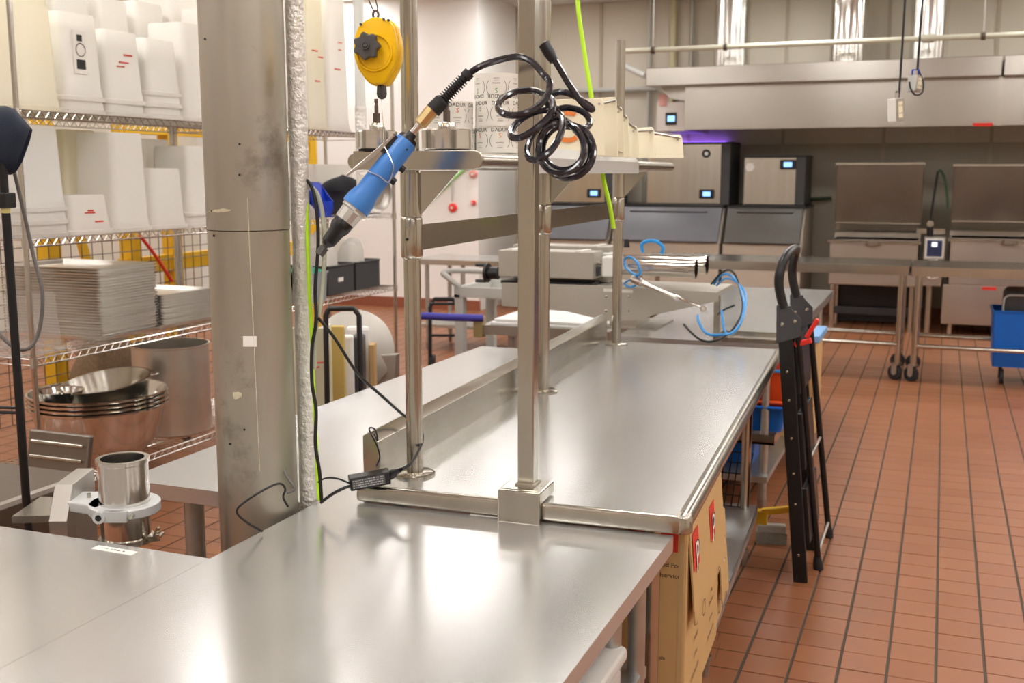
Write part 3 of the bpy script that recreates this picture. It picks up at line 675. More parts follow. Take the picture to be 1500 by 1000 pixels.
b2 = XP(115, 590, -3.98); single('steel_bowl', 'small steel bowl lying in the nested bowls beside the colander', 'bowl', POLISH, MB().lathe([(0, 0), (0, .05), (.02, .09), (.07, .115), (.074, .12), (.07, .112), (.02, .085), (.004, .045), (.004, 0)], (BX-.10, BY-.16, RIMZ-.06), (BX-.10, BY-.16, 9), 32))
sp_ = XP(262, 600, -4.02); single('stock_pot', 'tall dull aluminium stock pot behind the column', 'pot', PANALU, MB().lathe([(0, 0), (0, .205), (.01, .215), (.50, .215), (.505, .222), (.512, .222), (.512, .211), (.01, .208), (.01, 0)], (sp_.x-.08, sp_.y+.05, SH[0]+.002), (sp_.x-.08, sp_.y+.05, 9), 48))
rp = XP(85, 700, -3.55); rb = T('ribbed_pan', 'ribbed steel pan propped on edge before the mixing bowls', 'pan', (rp.x, rp.y, 0.0))
Rr = Matrix.Rotation(math.radians(-12), 3, 'X')
rbm = MB().box((0, 0, .40), (.34, .03, .36), Rr); part(rb, 'body', mat('brown_steel', (.26, .23, .20), .4, 1), rbm, local=True, bevel=.008)
mbx = MB()
for k in range(5): mbx.box(Vector((0, 0, .40))+Rr@Vector((0, -.02, -.13+.065*k)), (.29, .016, .014), Rr)
part(rb, 'ribs', STEEL, mbx.box(Vector((0, 0, .13)), (.25, .05, .26)), local=True, bevel=.003)
# steel drum at frame edge
sd = D(-10, 690, 3.6); single('steel_bin', 'stainless steel bin at the left behind the black pole', 'bin', mat('brown_steel', (.26, .23, .20), .4, 1), MB().bb((sd.x-.45, sd.y-.05, 0), (sd.x+.04, sd.y+.4, .62)), bevel=.02)
# ---- items on the second rack
YR = RY+RLEN
def at_shelf(px_, sh, X0): p = XP(px_, 300, X0); return Vector((p.x, p.y, SH[sh]+.001))
def open_bin(name, label, cat, c, w_, d_, h, m, flare=1.08, lipm=None, t=.006):
    mb = MB()
    def lp(k, z, ins=0): return [Vector((c.x+x, c.y+y, c.z+z)) for x, y in rrect(w_*k-ins, d_*k-ins, .02)]
    mb.quads([lp(1, 0), lp(flare, h-.012), lp(flare+.05, h-.012), lp(flare+.05, h), lp(flare, h, t), lp(1, .006, t*2)], close_ends=False)
    n = len(lp(1, 0)); mb.add(lp(1, 0), [tuple(range(n))]); mb.add(lp(1, .006, t*2), [tuple(range(n))])
    return single(name, label, cat, m, mb, loc=tuple(c))
c = at_shelf(418, 2, -3.93); eb = T('junction_box', 'grey steel junction box beside the foil-wrapped pipe', 'box', (c.x-.05, c.y, c.z))
part(eb, 'body', GREYP, MB().bb((c.x-.14, c.y-.10, c.z), (c.x, c.y+.10, c.z+.27)), bevel=.004)
part(eb, 'cover', GREYP, MB().bb((c.x-.13, c.y-.106, c.z+.015), (c.x-.01, c.y-.10, c.z+.255)), bevel=.002)
part(eb, 'legs', CHROME, MB().cyl((c.x-.02, c.y-.05, c.z+.27), (c.x-.10, c.y-.02, c.z+.50), .02, n=12))
c = at_shelf(474, 2, -3.98)
bb_ = T('blue_bin', 'royal blue hopper-front parts bin on the wire shelf', 'bin', tuple(c))
bw, bd, bh = .20, .26, .235
part(bb_, 'shell', ROYAL, MB().prism([(0, -bw/2, 0), (-bd, -bw/2, 0), (-bd, -bw/2, bh), (-bd*.35, -bw/2, bh), (.02, -bw/2, bh*.42), (.02, -bw/2, bh*.28)], (0, .006, 0)).prism([(0, bw/2-.006, 0), (-bd, bw/2-.006, 0), (-bd, bw/2-.006, bh), (-bd*.35, bw/2-.006, bh), (.02, bw/2-.006, bh*.42), (.02, bw/2-.006, bh*.28)], (0, .006, 0)).bb((-bd, -bw/2, 0), (0, bw/2, .006)).bb((-bd, -bw/2, 0), (-bd+.006, bw/2, bh)).prism([(0, -bw/2, 0), (.02, -bw/2, bh*.3), (.02, -bw/2, bh*.44), (.012, -bw/2, bh*.44), (-.006, -bw/2, 0)], (0, bw, 0)), local=True)
part(bb_, 'back_panel', ROYAL, MB().prism([(-bd*.30, -bw/2, bh*.98), (-bd*.34, -bw/2, bh*.98), (-bd*.1, -bw/2, .03), (-bd*.06, -bw/2, .03)], (0, bw, 0)), local=True)
def drape(name, label, cat, c, rx, ry, h, m, seed, n=18):
    rg = random.Random(seed); mb = MB(); loops = []
    ph = [rg.uniform(0, 6) for _ in range(4)]
    for q in range(7):
        t = q/6; k = math.cos(t*math.pi/2)**.55 if q < 6 else .02; loop = []
        for i in range(n*2):
            a = 2*math.pi*i/(n*2); r = k*(1+.10*math.sin(3*a+ph[0])+.06*math.sin(5*a+ph[1]+t*2)); loop.append(Vector((c.x+rx*r*math.cos(a), c.y+ry*r*math.sin(a), c.z+h*t*(1+.08*math.sin(2*a+ph[2])))))
        loops.append(loop)
    mb.quads(loops); return single(name, label, cat, m, mb, loc=tuple(c), angle=80)
c2 = at_shelf(505, 2, -4.1); open_bin('grey_tote', 'dark grey tote under the black cloth', 'bin', c2, .24, .30, .17, DGREY)
drape('folded_cloth', 'black cloth heaped on a dark tote behind the blue bin', 'cloth', c2+Vector((.0, -.02, .168)), .14, .22, .11, BLACKC, 4)
c3 = at_shelf(556, 2, -3.93); sv = T('round_pan', 'dark round pan standing on its rim at the rack end', 'pan', tuple(c3))
part(sv, 'rim', STEEL_D, MB().lathe([(-.03, 0), (-.03, .11), (.01, .14), (.014, .148), (.018, .146), (.014, .13), (-.02, .10), (-.022, 0)], c3+Vector((-.03, 0, .15)), c3+Vector((.97, -.35, .15)), 36))
part(sv, 'base', IMPACT, MB().lathe([(-.031, .0), (-.031, .06), (-.026, .06), (-.026, 0)], c3+Vector((-.03, 0, .15)), c3+Vector((.97, -.35, .15)), 24))
# white crate behind on second shelf
c = at_shelf(478, 2, -4.33); open_bin('white_bin', 'white plastic bin behind the black cloth', 'bin', c, .16, .5, .36, PPW)
drape('grey_rag', 'crumpled grey rag beside the blue bin', 'cloth', at_shelf(452, 2, -3.92), .04, .07, .09, mat('grey_rag', (.42, .38, .35), .9), 9)
# shelf 1 (pan shelf) on the second rack
c = at_shelf(437, 1, -3.95); op = open_bin('grey_tub', 'grey tub closed with a green lid', 'tub', c, .24, .26, .20, mat('grey_tub', (.30, .33, .36), .4))
drape('green_bag', 'green plastic bag lying over the grey tub', 'bag', c+Vector((0, 0, .195)), .15, .17, .035, GREEN, 5)
for i, (x, lab) in enumerate(((497, 'black crate with a small white tag on the wire shelf'), (537, 'plain black crate at the end of the wire rack'))):
    c = at_shelf(x, 1, -3.955); cr_ = T('black_crate', lab, 'crate', tuple(c)); s_ = .40
    cy = c.y
    mbx = MB(); wy, wx, hz = .36, .30, .20
    mbx.bb((c.x-wx, cy-wy/2, c.z), (c.x, cy+wy/2, c.z+.008)).bb((c.x-.008, cy-wy/2, c.z), (c.x, cy+wy/2, c.z+hz)).bb((c.x-wx, cy-wy/2, c.z), (c.x-wx+.008, cy+wy/2, c.z+hz)).bb((c.x-wx, cy-wy/2, c.z), (c.x, cy-wy/2+.008, c.z+hz)).bb((c.x-wx, cy+wy/2-.008, c.z), (c.x, cy+wy/2, c.z+hz))
    part(cr_, 'body', DGREY, mbx)
    part(cr_, 'rim', BLACKP, MB().tube([(c.x-wx/2+x_, cy+y_, c.z+hz) for x_, y_ in rrect(wx+.01, wy+.01, .02)], .007, 6, 0, True))
    if i == 0: part(cr_, 'tag', PAPER, MB().bb((c.x+.0, cy-.04, c.z+.085), (c.x+.002, cy+.03, c.z+.115)))
    for k in range(2):
        jc = Vector((c.x-.13-.03*k, cy-.08+.17*k, c.z+.012)); jl = ('white plastic jug leaning in the crate with the white tag', 'white plastic jug lying in the crate beside the white tag', 'white plastic jug leaning in the plain black crate', 'white plastic jug lying in the plain black crate')[i*2+k]
        single('plastic_jug', jl, 'jug', PPW, MB().lathe([(0, 0), (0, .065), (.012, .08), (.25+.02*k, .08), (.31+.02*k, .062), (.335+.02*k, .03), (.337+.02*k, .0)], jc, jc+Vector((.0, .1-.2*k, 1)), 24), loc=tuple(jc), group='white jugs in the crates')
c = at_shelf(470, 1, -4.36); drape('plastic_sheeting', 'milky plastic sheeting bundled behind the white jugs', 'sheeting', c, .08, .48, .42, PPW, 12)
# ---- behind the racks: yellow frame, mesh, sack
yf = T('yellow_guard_frame', 'yellow painted steel guard frame behind the wire racks', 'frame', (-6.0, 6.0, 0))
yx = -5.4
def ypt(px_): return XP(px_, 300, yx).y
for px_ in (68, 188, 250, 455):
    y = ypt(px_); part(yf, 'upright', YFRAME, MB().bb((yx-.05, y-.055, 0), (yx+.05, y+.055, 2.25)))
part(yf, 'brace', YFRAME, MB().prism([(yx, ypt(105), 1.3), (yx, ypt(116), 1.3), (yx, ypt(168), .2), (yx, ypt(157), .2)], (.03, 0, 0)))
part(yf, 'top_beam', YFRAME, MB().bb((yx-.04, ypt(175), 1.98), (yx+.04, ypt(460), 2.07)))
part(yf, 'low_beam', YFRAME, MB().bb((yx-.04, ypt(175), .98), (yx+.04, ypt(460), 1.10)))
mb = MB(); ym0, ym1 = ypt(-40), ypt(300)
for k in range(24): mb.cyl((yx+.09, ym0+(ym1-ym0)*k/23, .15), (yx+.09, ym0+(ym1-ym0)*k/23, 1.75), .0035, n=5)
for k in range(20): mb.cyl((yx+.09, ym0, .15+k*.084), (yx+.09, ym1, .15+k*.084), .0035, n=5)
wm = single('wire_mesh_panel', 'dark wire mesh panel fixed before the yellow frame', 'mesh panel', IMPACT, mb)
p = XP(155, 540, -4.93); drape('brown_sack', 'lumpy brown sack seen under the sheet pan shelf', 'sack', Vector((p.x, p.y, 0)), .26, .35, .8, SACK, 6)
single('red_strap', 'thin red strap hanging behind the sheet pans', 'strap', RED, MB().tube([XP(205, 345, -5.3), XP(228, 375, -5.3), XP(252, 412, -5.3)], .012, 6, 4))
# ---- black pole, cap, hanging cable
bp0 = D(22, 500, 3.25); bx, by = bp0.x, bp0.y
ps = T('black_pole_stand', 'black metal pole with yellow tape standing before the wire rack', 'pole', (bx, by, 0))
part(ps, 'pole', BLACKM, MB().cyl((bx, by, .02), (bx, by, 1.74), .0125, n=14))
part(ps, 'clamp', BLACKP, MB().bb((bx-.022, by-.022, 1.60), (bx+.022, by+.022, 1.645)), bevel=.004)
part(ps, 'tape', mat('yellow_tape', (.70, .60, .25), .6), MB().cyl((bx, by, 1.585), (bx, by, 1.60), .0135, n=14))
part(ps, 'base', BLACKM, MB().lathe([(0, 0), (0, .16), (.012, .15), (.02, .03), (.02, 0)], (bx, by, 0), (bx, by, 1), 28))
for z in (.985, 1.0): part(ps, 'rung', BLACKM, MB().cyl((bx, by, z), (bx-.22, by-.06, z), .005, n=8))
capc = D(12, 250, 3.2)
cp_ = T('cap', 'navy cloth cap hung on top of the black pole', 'cap', tuple(capc))
mb = MB(); cpx = lambda x, y, d_: D(x, y, 3.22+d_)
outl = [(-30, 156), (8, 155), (22, 160), (36, 176), (47, 189), (42, 202), (38, 214), (30, 235), (24, 252), (16, 256), (-30, 254)]
cen = (5, 205)
loops = []
for k, dd in ((.55, -.075), (.85, -.05), (1.0, 0), (.97, .04), (.8, .08)):
    loops.append([cpx(cen[0]+(x-cen[0])*k, cen[1]+(y-cen[1])*k+(1-k)*-6, dd) for x, y in outl])
part(cp_, 'crown', NAVY, mb.quads(loops), angle=85)
part(cp_, 'brim', NAVY, MB().prism([cpx(36, 190, -.03), cpx(47, 189, -.02), cpx(43, 206, -.02), cpx(32, 236, -.03), cpx(24, 250, -.03), cpx(16, 240, -.04)], FW*.006), bevel=.002)
single('hanging_cable', 'grey cable looping down past the black pole', 'cable', mat('grey_cable', (.12, .11, .10), .4), MB().tube([D(18, 240, 3.35), D(30, 290, 3.35), D(48, 370, 3.35), D(62, 430, 3.33), D(57, 485, 3.32), D(42, 510, 3.30), D(20, 508, 3.28), D(-10, 480, 3.3)], .006, 8, 6))
# ================================================================ STEEL CYLINDER MACHINE
DC = 2.70; cyx = D(182, 720, DC); CX, CY = cyx.x, cyx.y; zt = D(182, 668, DC).z; zb = D(182, 796, DC).z
fm = T('filler_machine', 'steel cylinder held by a grey ring clamp on a narrow stand', 'machine', (CX, CY, 0))
zr = D(182, 742, DC).z
part(fm, 'upper_cylinder', POLISH, MB().lathe([(0, .056), (0, .0605), (zt-zr-.02, .0605), (zt-zr-.012, .0605), (zt-zr-.010, .064), (zt-zr, .064), (zt-zr, .052), (zt-zr-.004, .0515), (0, .056)], (CX, CY, zr), (CX, CY, 3), 48))
part(fm, 'lower_cylinder', POLISH, MB().lathe([(0, 0), (0, .0585), (.005, .0600), (zr-zb, .0600)], (CX, CY, zb), (CX, CY, 3), 48))
aw = -RT; an = Vector((FW.x, FW.y, 0)).normalized()      # arm direction, away direction
ringp = MB().lathe([(-.013, .061), (-.013, .083), (-.010, .086), (.010, .086), (.013, .083), (.013, .061), (-.013, .061)], (CX, CY, zr), (CX, CY, 3), 48)
rg_ = part(fm, 'ring_clamp', CASTGREY, ringp)
def fmp(a, b, z): return Vector((CX, CY, 0))+aw*a+an*b+Z*z
part(fm, 'clamp_arm', CASTGREY, MB().prism([fmp(.05, -.062, zr-.013), fmp(.085, -.03, zr-.013), fmp(.145, -.005, zr-.013), fmp(.145, .085, zr-.013), fmp(.06, .085, zr-.013), fmp(.03, .06, zr-.013)], Z*.026), bevel=.004)
part(rg_, 'clamp_lug', CASTGREY, MB().cyl(fmp(.03, -.062, zr), fmp(.03, -.098, zr), .0145, n=18).box(fmp(.0, -.084, zr), (.07, .014, .026), Matrix.Rotation(YAW, 3, 'Z')))
part(rg_, 'lug_bore', BLACKP, MB().cyl(fmp(.03, -.0975, zr), fmp(.03, -.0985, zr), .008, n=14))
part(rg_, 'clamp_bolt', STEEL, MB().cyl(fmp(-.045, -.075, zr), fmp(-.045, -.092, zr), .006, n=10))
part(fm, 'arm_screw', STEEL, MB().cyl(fmp(.10, .03, zr+.013), fmp(.10, .03, zr+.024), .005, n=10))
part(fm, 'bottom_band', STEEL, MB().lathe([(0, .06), (0, .066), (.012, .066), (.012, .06)], (CX, CY, zb+.002), (CX, CY, 3), 40))
part(fm, 'latch', STEEL, MB().box(fmp(-.075, -.02, zb+.014), (.03, .012, .014), Matrix.Rotation(YAW+.4, 3, 'Z')).box(fmp(-.082, -.02, zb+.03), (.006, .010, .03), Matrix.Rotation(.5, 3, 'Y')).cyl(fmp(-.09, -.03, zb+.02), fmp(-.09, .0, zb+.02), .005, n=10))
zh = D(120, 712, DC).z
part(fm, 'housing', STEEL_D, MB().prism([fmp(.135, .02, .0), fmp(.135, .02, zh), fmp(.135, .16, zh+.003), fmp(.135, .16, .0)], aw*.045).prism([fmp(.135, -.03, .0), fmp(.135, -.03, zr-.03), fmp(.135, .02, zh), fmp(.135, .02, 0)], aw*.045), bevel=.002)
part(fm, 'side_plate', STEEL, MB().bb((-.001, -.001, -.001), (.001, .001, .001)).prism([fmp(.182, .01, zr-.045), fmp(.182, .16, zr-.045), fmp(.285, .17, zr-.045), fmp(.285, .0, zr-.045)], Z*.018) if False else MB().prism([fmp(.182, .01, zr-.045), fmp(.182, .16, zr-.045), fmp(.285, .17, zr-.045), fmp(.285, .0, zr-.045)], Z*.018))
part(fm, 'pedestal', STEEL_D, MB().cyl((CX, CY, .02), (CX, CY, zb), .03, n=20).cyl((CX, CY, 0), (CX, CY, .02), .11, n=28))
# ================================================================ ADAPTER AND CABLES
ac = D(541, 702, 2.82); ad = T('power_adapter', 'black power supply brick resting on the front table lip', 'adapter', (ac.x, ac.y, HM))
Ra = Matrix.Rotation(YAW+math.radians(14), 3, 'Z')@Matrix.Rotation(math.radians(-7), 3, 'Y')
acz = D(541, 702, 2.82)
part(ad, 'brick', BLACKP, MB().box(acz, (.105, .044, .034), Ra), bevel=.003)
part(ad, 'rating_label', mat('grey_print', (.10, .10, .10), .5), MB().box(acz+Ra@Vector((-.004, -.0222, 0)), (.085, .0006, .024), Ra))
mb = MB(); rng = random.Random(8)
for r in range(4):
    x = -.045
    while x < .035:
        l = rng.uniform(.003, .009); mb.box(acz+Ra@Vector((x+l/2, -.0226, .009-.006*r)), (l, .0005, rng.choice((.0015, .0028))), Ra); x += l+rng.uniform(.001, .004)
part(ad, 'label_print', mat('pale_print', (.45, .45, .45), .6), mb)
e1 = acz+Ra@Vector((.052, 0, 0)); e0 = acz+Ra@Vector((-.052, 0, 0))
part(ad, 'plug', BLACKP, MB().lathe([(0, 0), (0, .013), (.02, .012), (.028, .008), (.045, .006), (.045, 0)], e1, e1+(D(590, 686, 2.80)-e1), 16))
CAB = mat('black_cable', (.015, .014, .014), .35)
def cable(label, pts, r, m=CAB, name='cable', cat='cable', sm=6): return single(name, label, cat, m, MB().tube(pts, r, 8, sm), angle=60)
cable('black cord running from the pipe down to the power brick', [D(466, 465, 2.74), D(490, 495, 2.76), D(525, 548, 2.80), D(562, 582, 2.9), D(590, 607, 3.02), D(612, 622, 3.04), D(619, 640, 2.98), D(614, 658, 2.90), D(602, 678, 2.83), e1+(D(590, 686, 2.80)-e1)*.9], .0040)
cable('black cable clipped down the side of the foil-wrapped pipe', [D(447, 262, 2.735), D(457, 275, 2.735), D(464, 310, 2.735), D(466, 360, 2.735), D(462, 420, 2.735), D(463, 470, 2.735), D(457, 510, 2.735), D(457, 560, 2.735), D(463, 600, 2.735), D(462, 650, 2.735), D(468, 690, 2.735), D(471, 733, 2.735)], .0048)
cable('pale clear tube beside the black pipe cable', [D(452, 272, 2.75), D(465, 285, 2.75), D(473, 320, 2.75), D(475, 380, 2.75), D(469, 450, 2.75), D(463, 480, 2.75), D(460, 540, 2.75)], .0062, mat('clear_tube', (.55, .58, .45), .3, alpha=.75), 'clear_tube', 'tube')
cable('short black cable slanting between column and pipe', [D(398, 350, 2.78), D(412, 378, 2.78), D(424, 400, 2.78), D(432, 425, 2.79)], .0062)
cable('thin black lead from the power brick toward the pipe', [e0, D(495, 701, 2.74), D(478, 700, 2.74), D(466, 706, 2.745)], .0024)
cable('thick black lead lying from the power brick to the table edge', [e0-Z*.008, D(503, 715, 2.735), D(486, 724, 2.74), D(470, 736, 2.75)], .0042)
cable('thin cord tied in a loop over the backsplash', [D(547, 690, 2.92), D(556, 672, 2.88), D(553, 655, 2.87), D(547, 642, 2.86), D(541, 630, 2.88), D(543, 626, 2.88), D(550, 630, 2.86), D(553, 645, 2.86), D(548, 636, 2.87)], .0022)
cable('black wire looping across the foot of the column', [D(384, 778, 2.60), D(362, 765, 2.56), D(347, 750, 2.55), D(356, 737, 2.54), D(385, 718, 2.55), D(409, 708, 2.6), D(418, 716, 2.62), D(415, 728, 2.63), D(422, 742, 2.64)], .0028)
cable('twisted grey wires hanging beside the column', [D(413, 658, 2.78), D(420, 668, 2.76), D(417, 690, 2.74), D(425, 704, 2.72), D(432, 716, 2.72), D(420, 722, 2.72)], .0032, mat('grey_wire', (.16, .15, .15), .5))
def ribbon(name, label, pts, wd, m):
    mb = MB()
    mb.tube(pts, wd, 8, 6); return single(name, label, 'hose', m, mb, angle=60)
ribbon('neon_hose', 'neon green air hose running down the foil-wrapped pipe', [D(443, -90, 2.74), D(443, 20, 2.74), D(446, 150, 2.74), D(449, 300, 2.745), D(453, 420, 2.75), D(456, 478, 2.765), D(459, 560, 2.765), D(463, 640, 2.76), D(466, 715, 2.75), D(468, 733, 2.745)], .0048, NEON)
ngp = [D(841, -120, 3.9), D(846, 0, 3.9), D(855, 70, 3.9), D(866, 140, 3.9), D(876, 205, 3.92), D(884, 262, 3.95), D(893, 300, 3.95), D(899, 335, 3.95)]
ribbon('neon_hose', 'neon green air hose hanging past the shelf beside the cream rack', ngp, .0085, NEON)
# ================================================================ ON THE OVER-TABLE SHELF
MD = RM@Vector((0, 1, 0))
def SP(px_, lx):
    o = ml(lx, 0, 0); d = ray(px_, 250); # solve o+MD*t = k*d (xy)
    det = MD.x*(-d.y)-MD.y*(-d.x); t = ((-o.x)*(-d.y)-(-o.y)*(-d.x))/det
    return o+MD*t
ZS = SZ+.0045
def disc(px_, lx, r, h, label, shank_h, dflt=None):
    p = SP(px_, lx); t = T('capping_head', label, 'tool head', (p.x, p.y, ZS))
    part(t, 'rubber_base', RUBBER, MB().cyl((p.x, p.y, ZS), (p.x, p.y, ZS+.006), r*.90, n=40))
    part(t, 'disc', ALU, MB().lathe([(0, 0), (0, r-.002), (.002, r), (h-.003, r), (h, r-.003), (h, 0)], (p.x, p.y, ZS+.006), (p.x, p.y, 5), 48))
    part(t, 'hub', ALU, MB().lathe([(0, r*.36), (.016, r*.36), (.019, r*.33), (.019, 0)], (p.x, p.y, ZS+.006+h), (p.x, p.y, 5), 32))
    z = ZS+.025+h
    part(t, 'bit_shank', IMPACT, MB().lathe([(0, 0), (0, .010), (shank_h*.40, .010), (shank_h*.42, .0055), (shank_h*.72, .0055), (shank_h*.75, .004), (shank_h*.82, .004), (shank_h*.86, .0055), (shank_h, .0055), (shank_h, 0)], (p.x, p.y, z), (p.x, p.y, 5), 6), angle=20)
disc(655, -.70, .0665, .052, 'aluminium capping disc with hub before the label rolls', .075)
disc(553, -.83, .052, .045, 'aluminium capping disc partly behind the blue screwdriver', .060)
def wrap(vs, p, r, a0, z0):
    out = []
    for v in vs:
        a = a0+v.x/r; out.append(Vector((p.x+(r+.0006)*math.cos(a), p.y+(r+.0006)*math.sin(a), z0+v.y)))
    return out
TXT = {}
def label_roll(p, z, r, h, label, inkm, flip=False, off=0.0, grp='rolls of printed round labels'):
    t = T('label_roll', label, 'label roll', (p.x, p.y, z), group=grp)
    part(t, 'roll', PAPER, MB().lathe([(0, .02), (0, r), (h, r), (h, .02), (0, .02)], (p.x, p.y, z), (p.x, p.y, 9), 48))
    part(t, 'core', CARDD, MB().lathe([(.001, .02), (.001, .017), (h-.001, .017), (h-.001, .02)], (p.x, p.y, z), (p.x, p.y, 9), 24))
    base = math.atan2(-p.y, -p.x)
    pr = MB(); pc_ = MB(); sg = -1 if flip else 1
    for k in range(-1, 2):
        a0 = base+off+k*(.062/r)
        def put(mb, s_, size, dy):
            if (s_, size) not in TXT: TXT[(s_, size)] = text_verts(s_, size)
            vs, fs = TXT[(s_, size)]
            mb.add(wrap([Vector((v.x*sg, (v.y+dy)*sg, 0)) for v in vs], p, r, a0, z+h/2), fs)
        put(pr, 'DADUR', .0145, h*.36); put(pr, 'HUMMUS', .0055, -h*.12); put(pr, '~~~~', .006, -h*.22); put(pr, 'CLASSIC', .0045, -h*.30); put(pc_, 'S', .018, h*.15)
        for (b0, b1) in ((-.7, .7), (math.pi-.7, math.pi+.7)):
            rr = .028; arc = []
            n = 10
            for i in range(n+1):
                a = b0+(b1-b0)*i/n; arc += [Vector((math.cos(a)*(rr-.0005), math.sin(a)*(rr-.0005)-h*.04, 0)), Vector((math.cos(a)*(rr+.0005), math.sin(a)*(rr+.0005)-h*.04, 0))]
            pr.add(wrap(arc, p, r, a0, z+h/2), [(2*i, 2*i+1, 2*i+3, 2*i+2) for i in range(n)])
    part(t, 'black_print', INK, pr); part(t, 'emblem_print', inkm, pc_)
pA = SP(729, -.635); pB = SP(661, -.755)
rA, rB = .064, .062
hR = .072
label_roll(pA, ZS, rA, hR, 'label roll with orange emblem at the bottom of the stack by the post', ORINK, off=.1)
label_roll(pA+Vector((.002, -.003, 0)), ZS+hR, rA-.001, hR, 'label roll with black emblem in the middle of the stack', INK, off=.12)
label_roll(pA+Vector((-.004, .002, 0)), ZS+2*hR, rA-.003, hR, 'label roll with green upside-down print on top of the stack', GRINK, True, .0)
label_roll(pB, ZS, rB+.006, hR*.93, 'blank-edged label roll under the red emblem roll', INK, off=.5)
label_roll(pB, ZS+hR*.93, rB, hR, 'label roll with red emblem behind the capping disc', REDINK, off=.30)
pC = SP(763, -.60)+Vector((-.04, .05, 0)); label_roll(pC, ZS, .05, hR*.8, 'small label roll with black and white print behind the square post', INK, off=-.2)
# cream stepped dispenser
cr0 = SP(850, -.74); cd = T('label_dispenser', 'stepped cream plastic label dispenser with steel rods on the shelf', 'dispenser', (cr0.x, cr0.y, ZS))
steps = [(795, 884, 146, 226, 3.55), (868, 903, 144, 228, 3.72), (890, 912, 158, 230, 3.86), (902, 920, 170, 232, 3.98), (914, 934, 186, 236, 4.12), (930, 958, 188, 242, 4.26), (956, 999, 199, 249, 4.38)]
prev = None
for i, (xa, xb, ya, yb, dd) in enumerate(steps):
    zb_ = ZS+.002 if i < 6 else ZS+.004
    p = [D(xa, ya, dd), D(xb-3, ya-2, dd), D(xb, ya+4, dd), D(xb+2, yb, dd)]; lo = [Vector((q.x, q.y, zb_)) for q in (D(xb+2, yb, dd), D(xa, yb, dd))]
    part(cd, 'panel', CREAM, MB().prism([p[0], p[1], p[2], lo[0], lo[1]], Vector((-MD.x*0, 0, 0))+MD*.008), bevel=.0015)
    q = D(xb-6, ya+6, dd)
    part(cd, 'pin', GREYP, MB().cyl(q-MD*.003, q+MD*.004, .004, n=10))
    if prev is not None: part(cd, 'rod', STEEL, MB().cyl(prev, D(xb-3, ya+3, dd)+MD*.004, .0055, n=12))
    prev = q+MD*.006
dd = 3.545
for (a0, a1) in ((1.0, 2.6), (3.9, 5.4)): part(cd, 'logo_arc', ORINK, ring_arc(MB(), D(832, 185, dd), RT, UP, .045, .016, a0, a1))
ck = SP(850, -.61); 
kf = T('table_knife', 'small steel scraper lying on the pale strip beside the cream dispenser', 'scraper', (ck.x, ck.y, ZS+.02))
k0, k1 = D(868, 221, dep((ck.x, ck.y, ZS))-.02), D(912, 224, dep((ck.x, ck.y, ZS))+.05)
part(kf, 'blade', STEEL, MB().prism([k0, D(868, 217, dep(k0)), D(893, 217, dep(k1)), k1], Vector((0, 0, .002))), flat=True)
part(kf, 'handle', BLACKP, MB().cyl(D(889, 217, dep(k1)), D(894, 217, dep(k1)), .004, n=8))
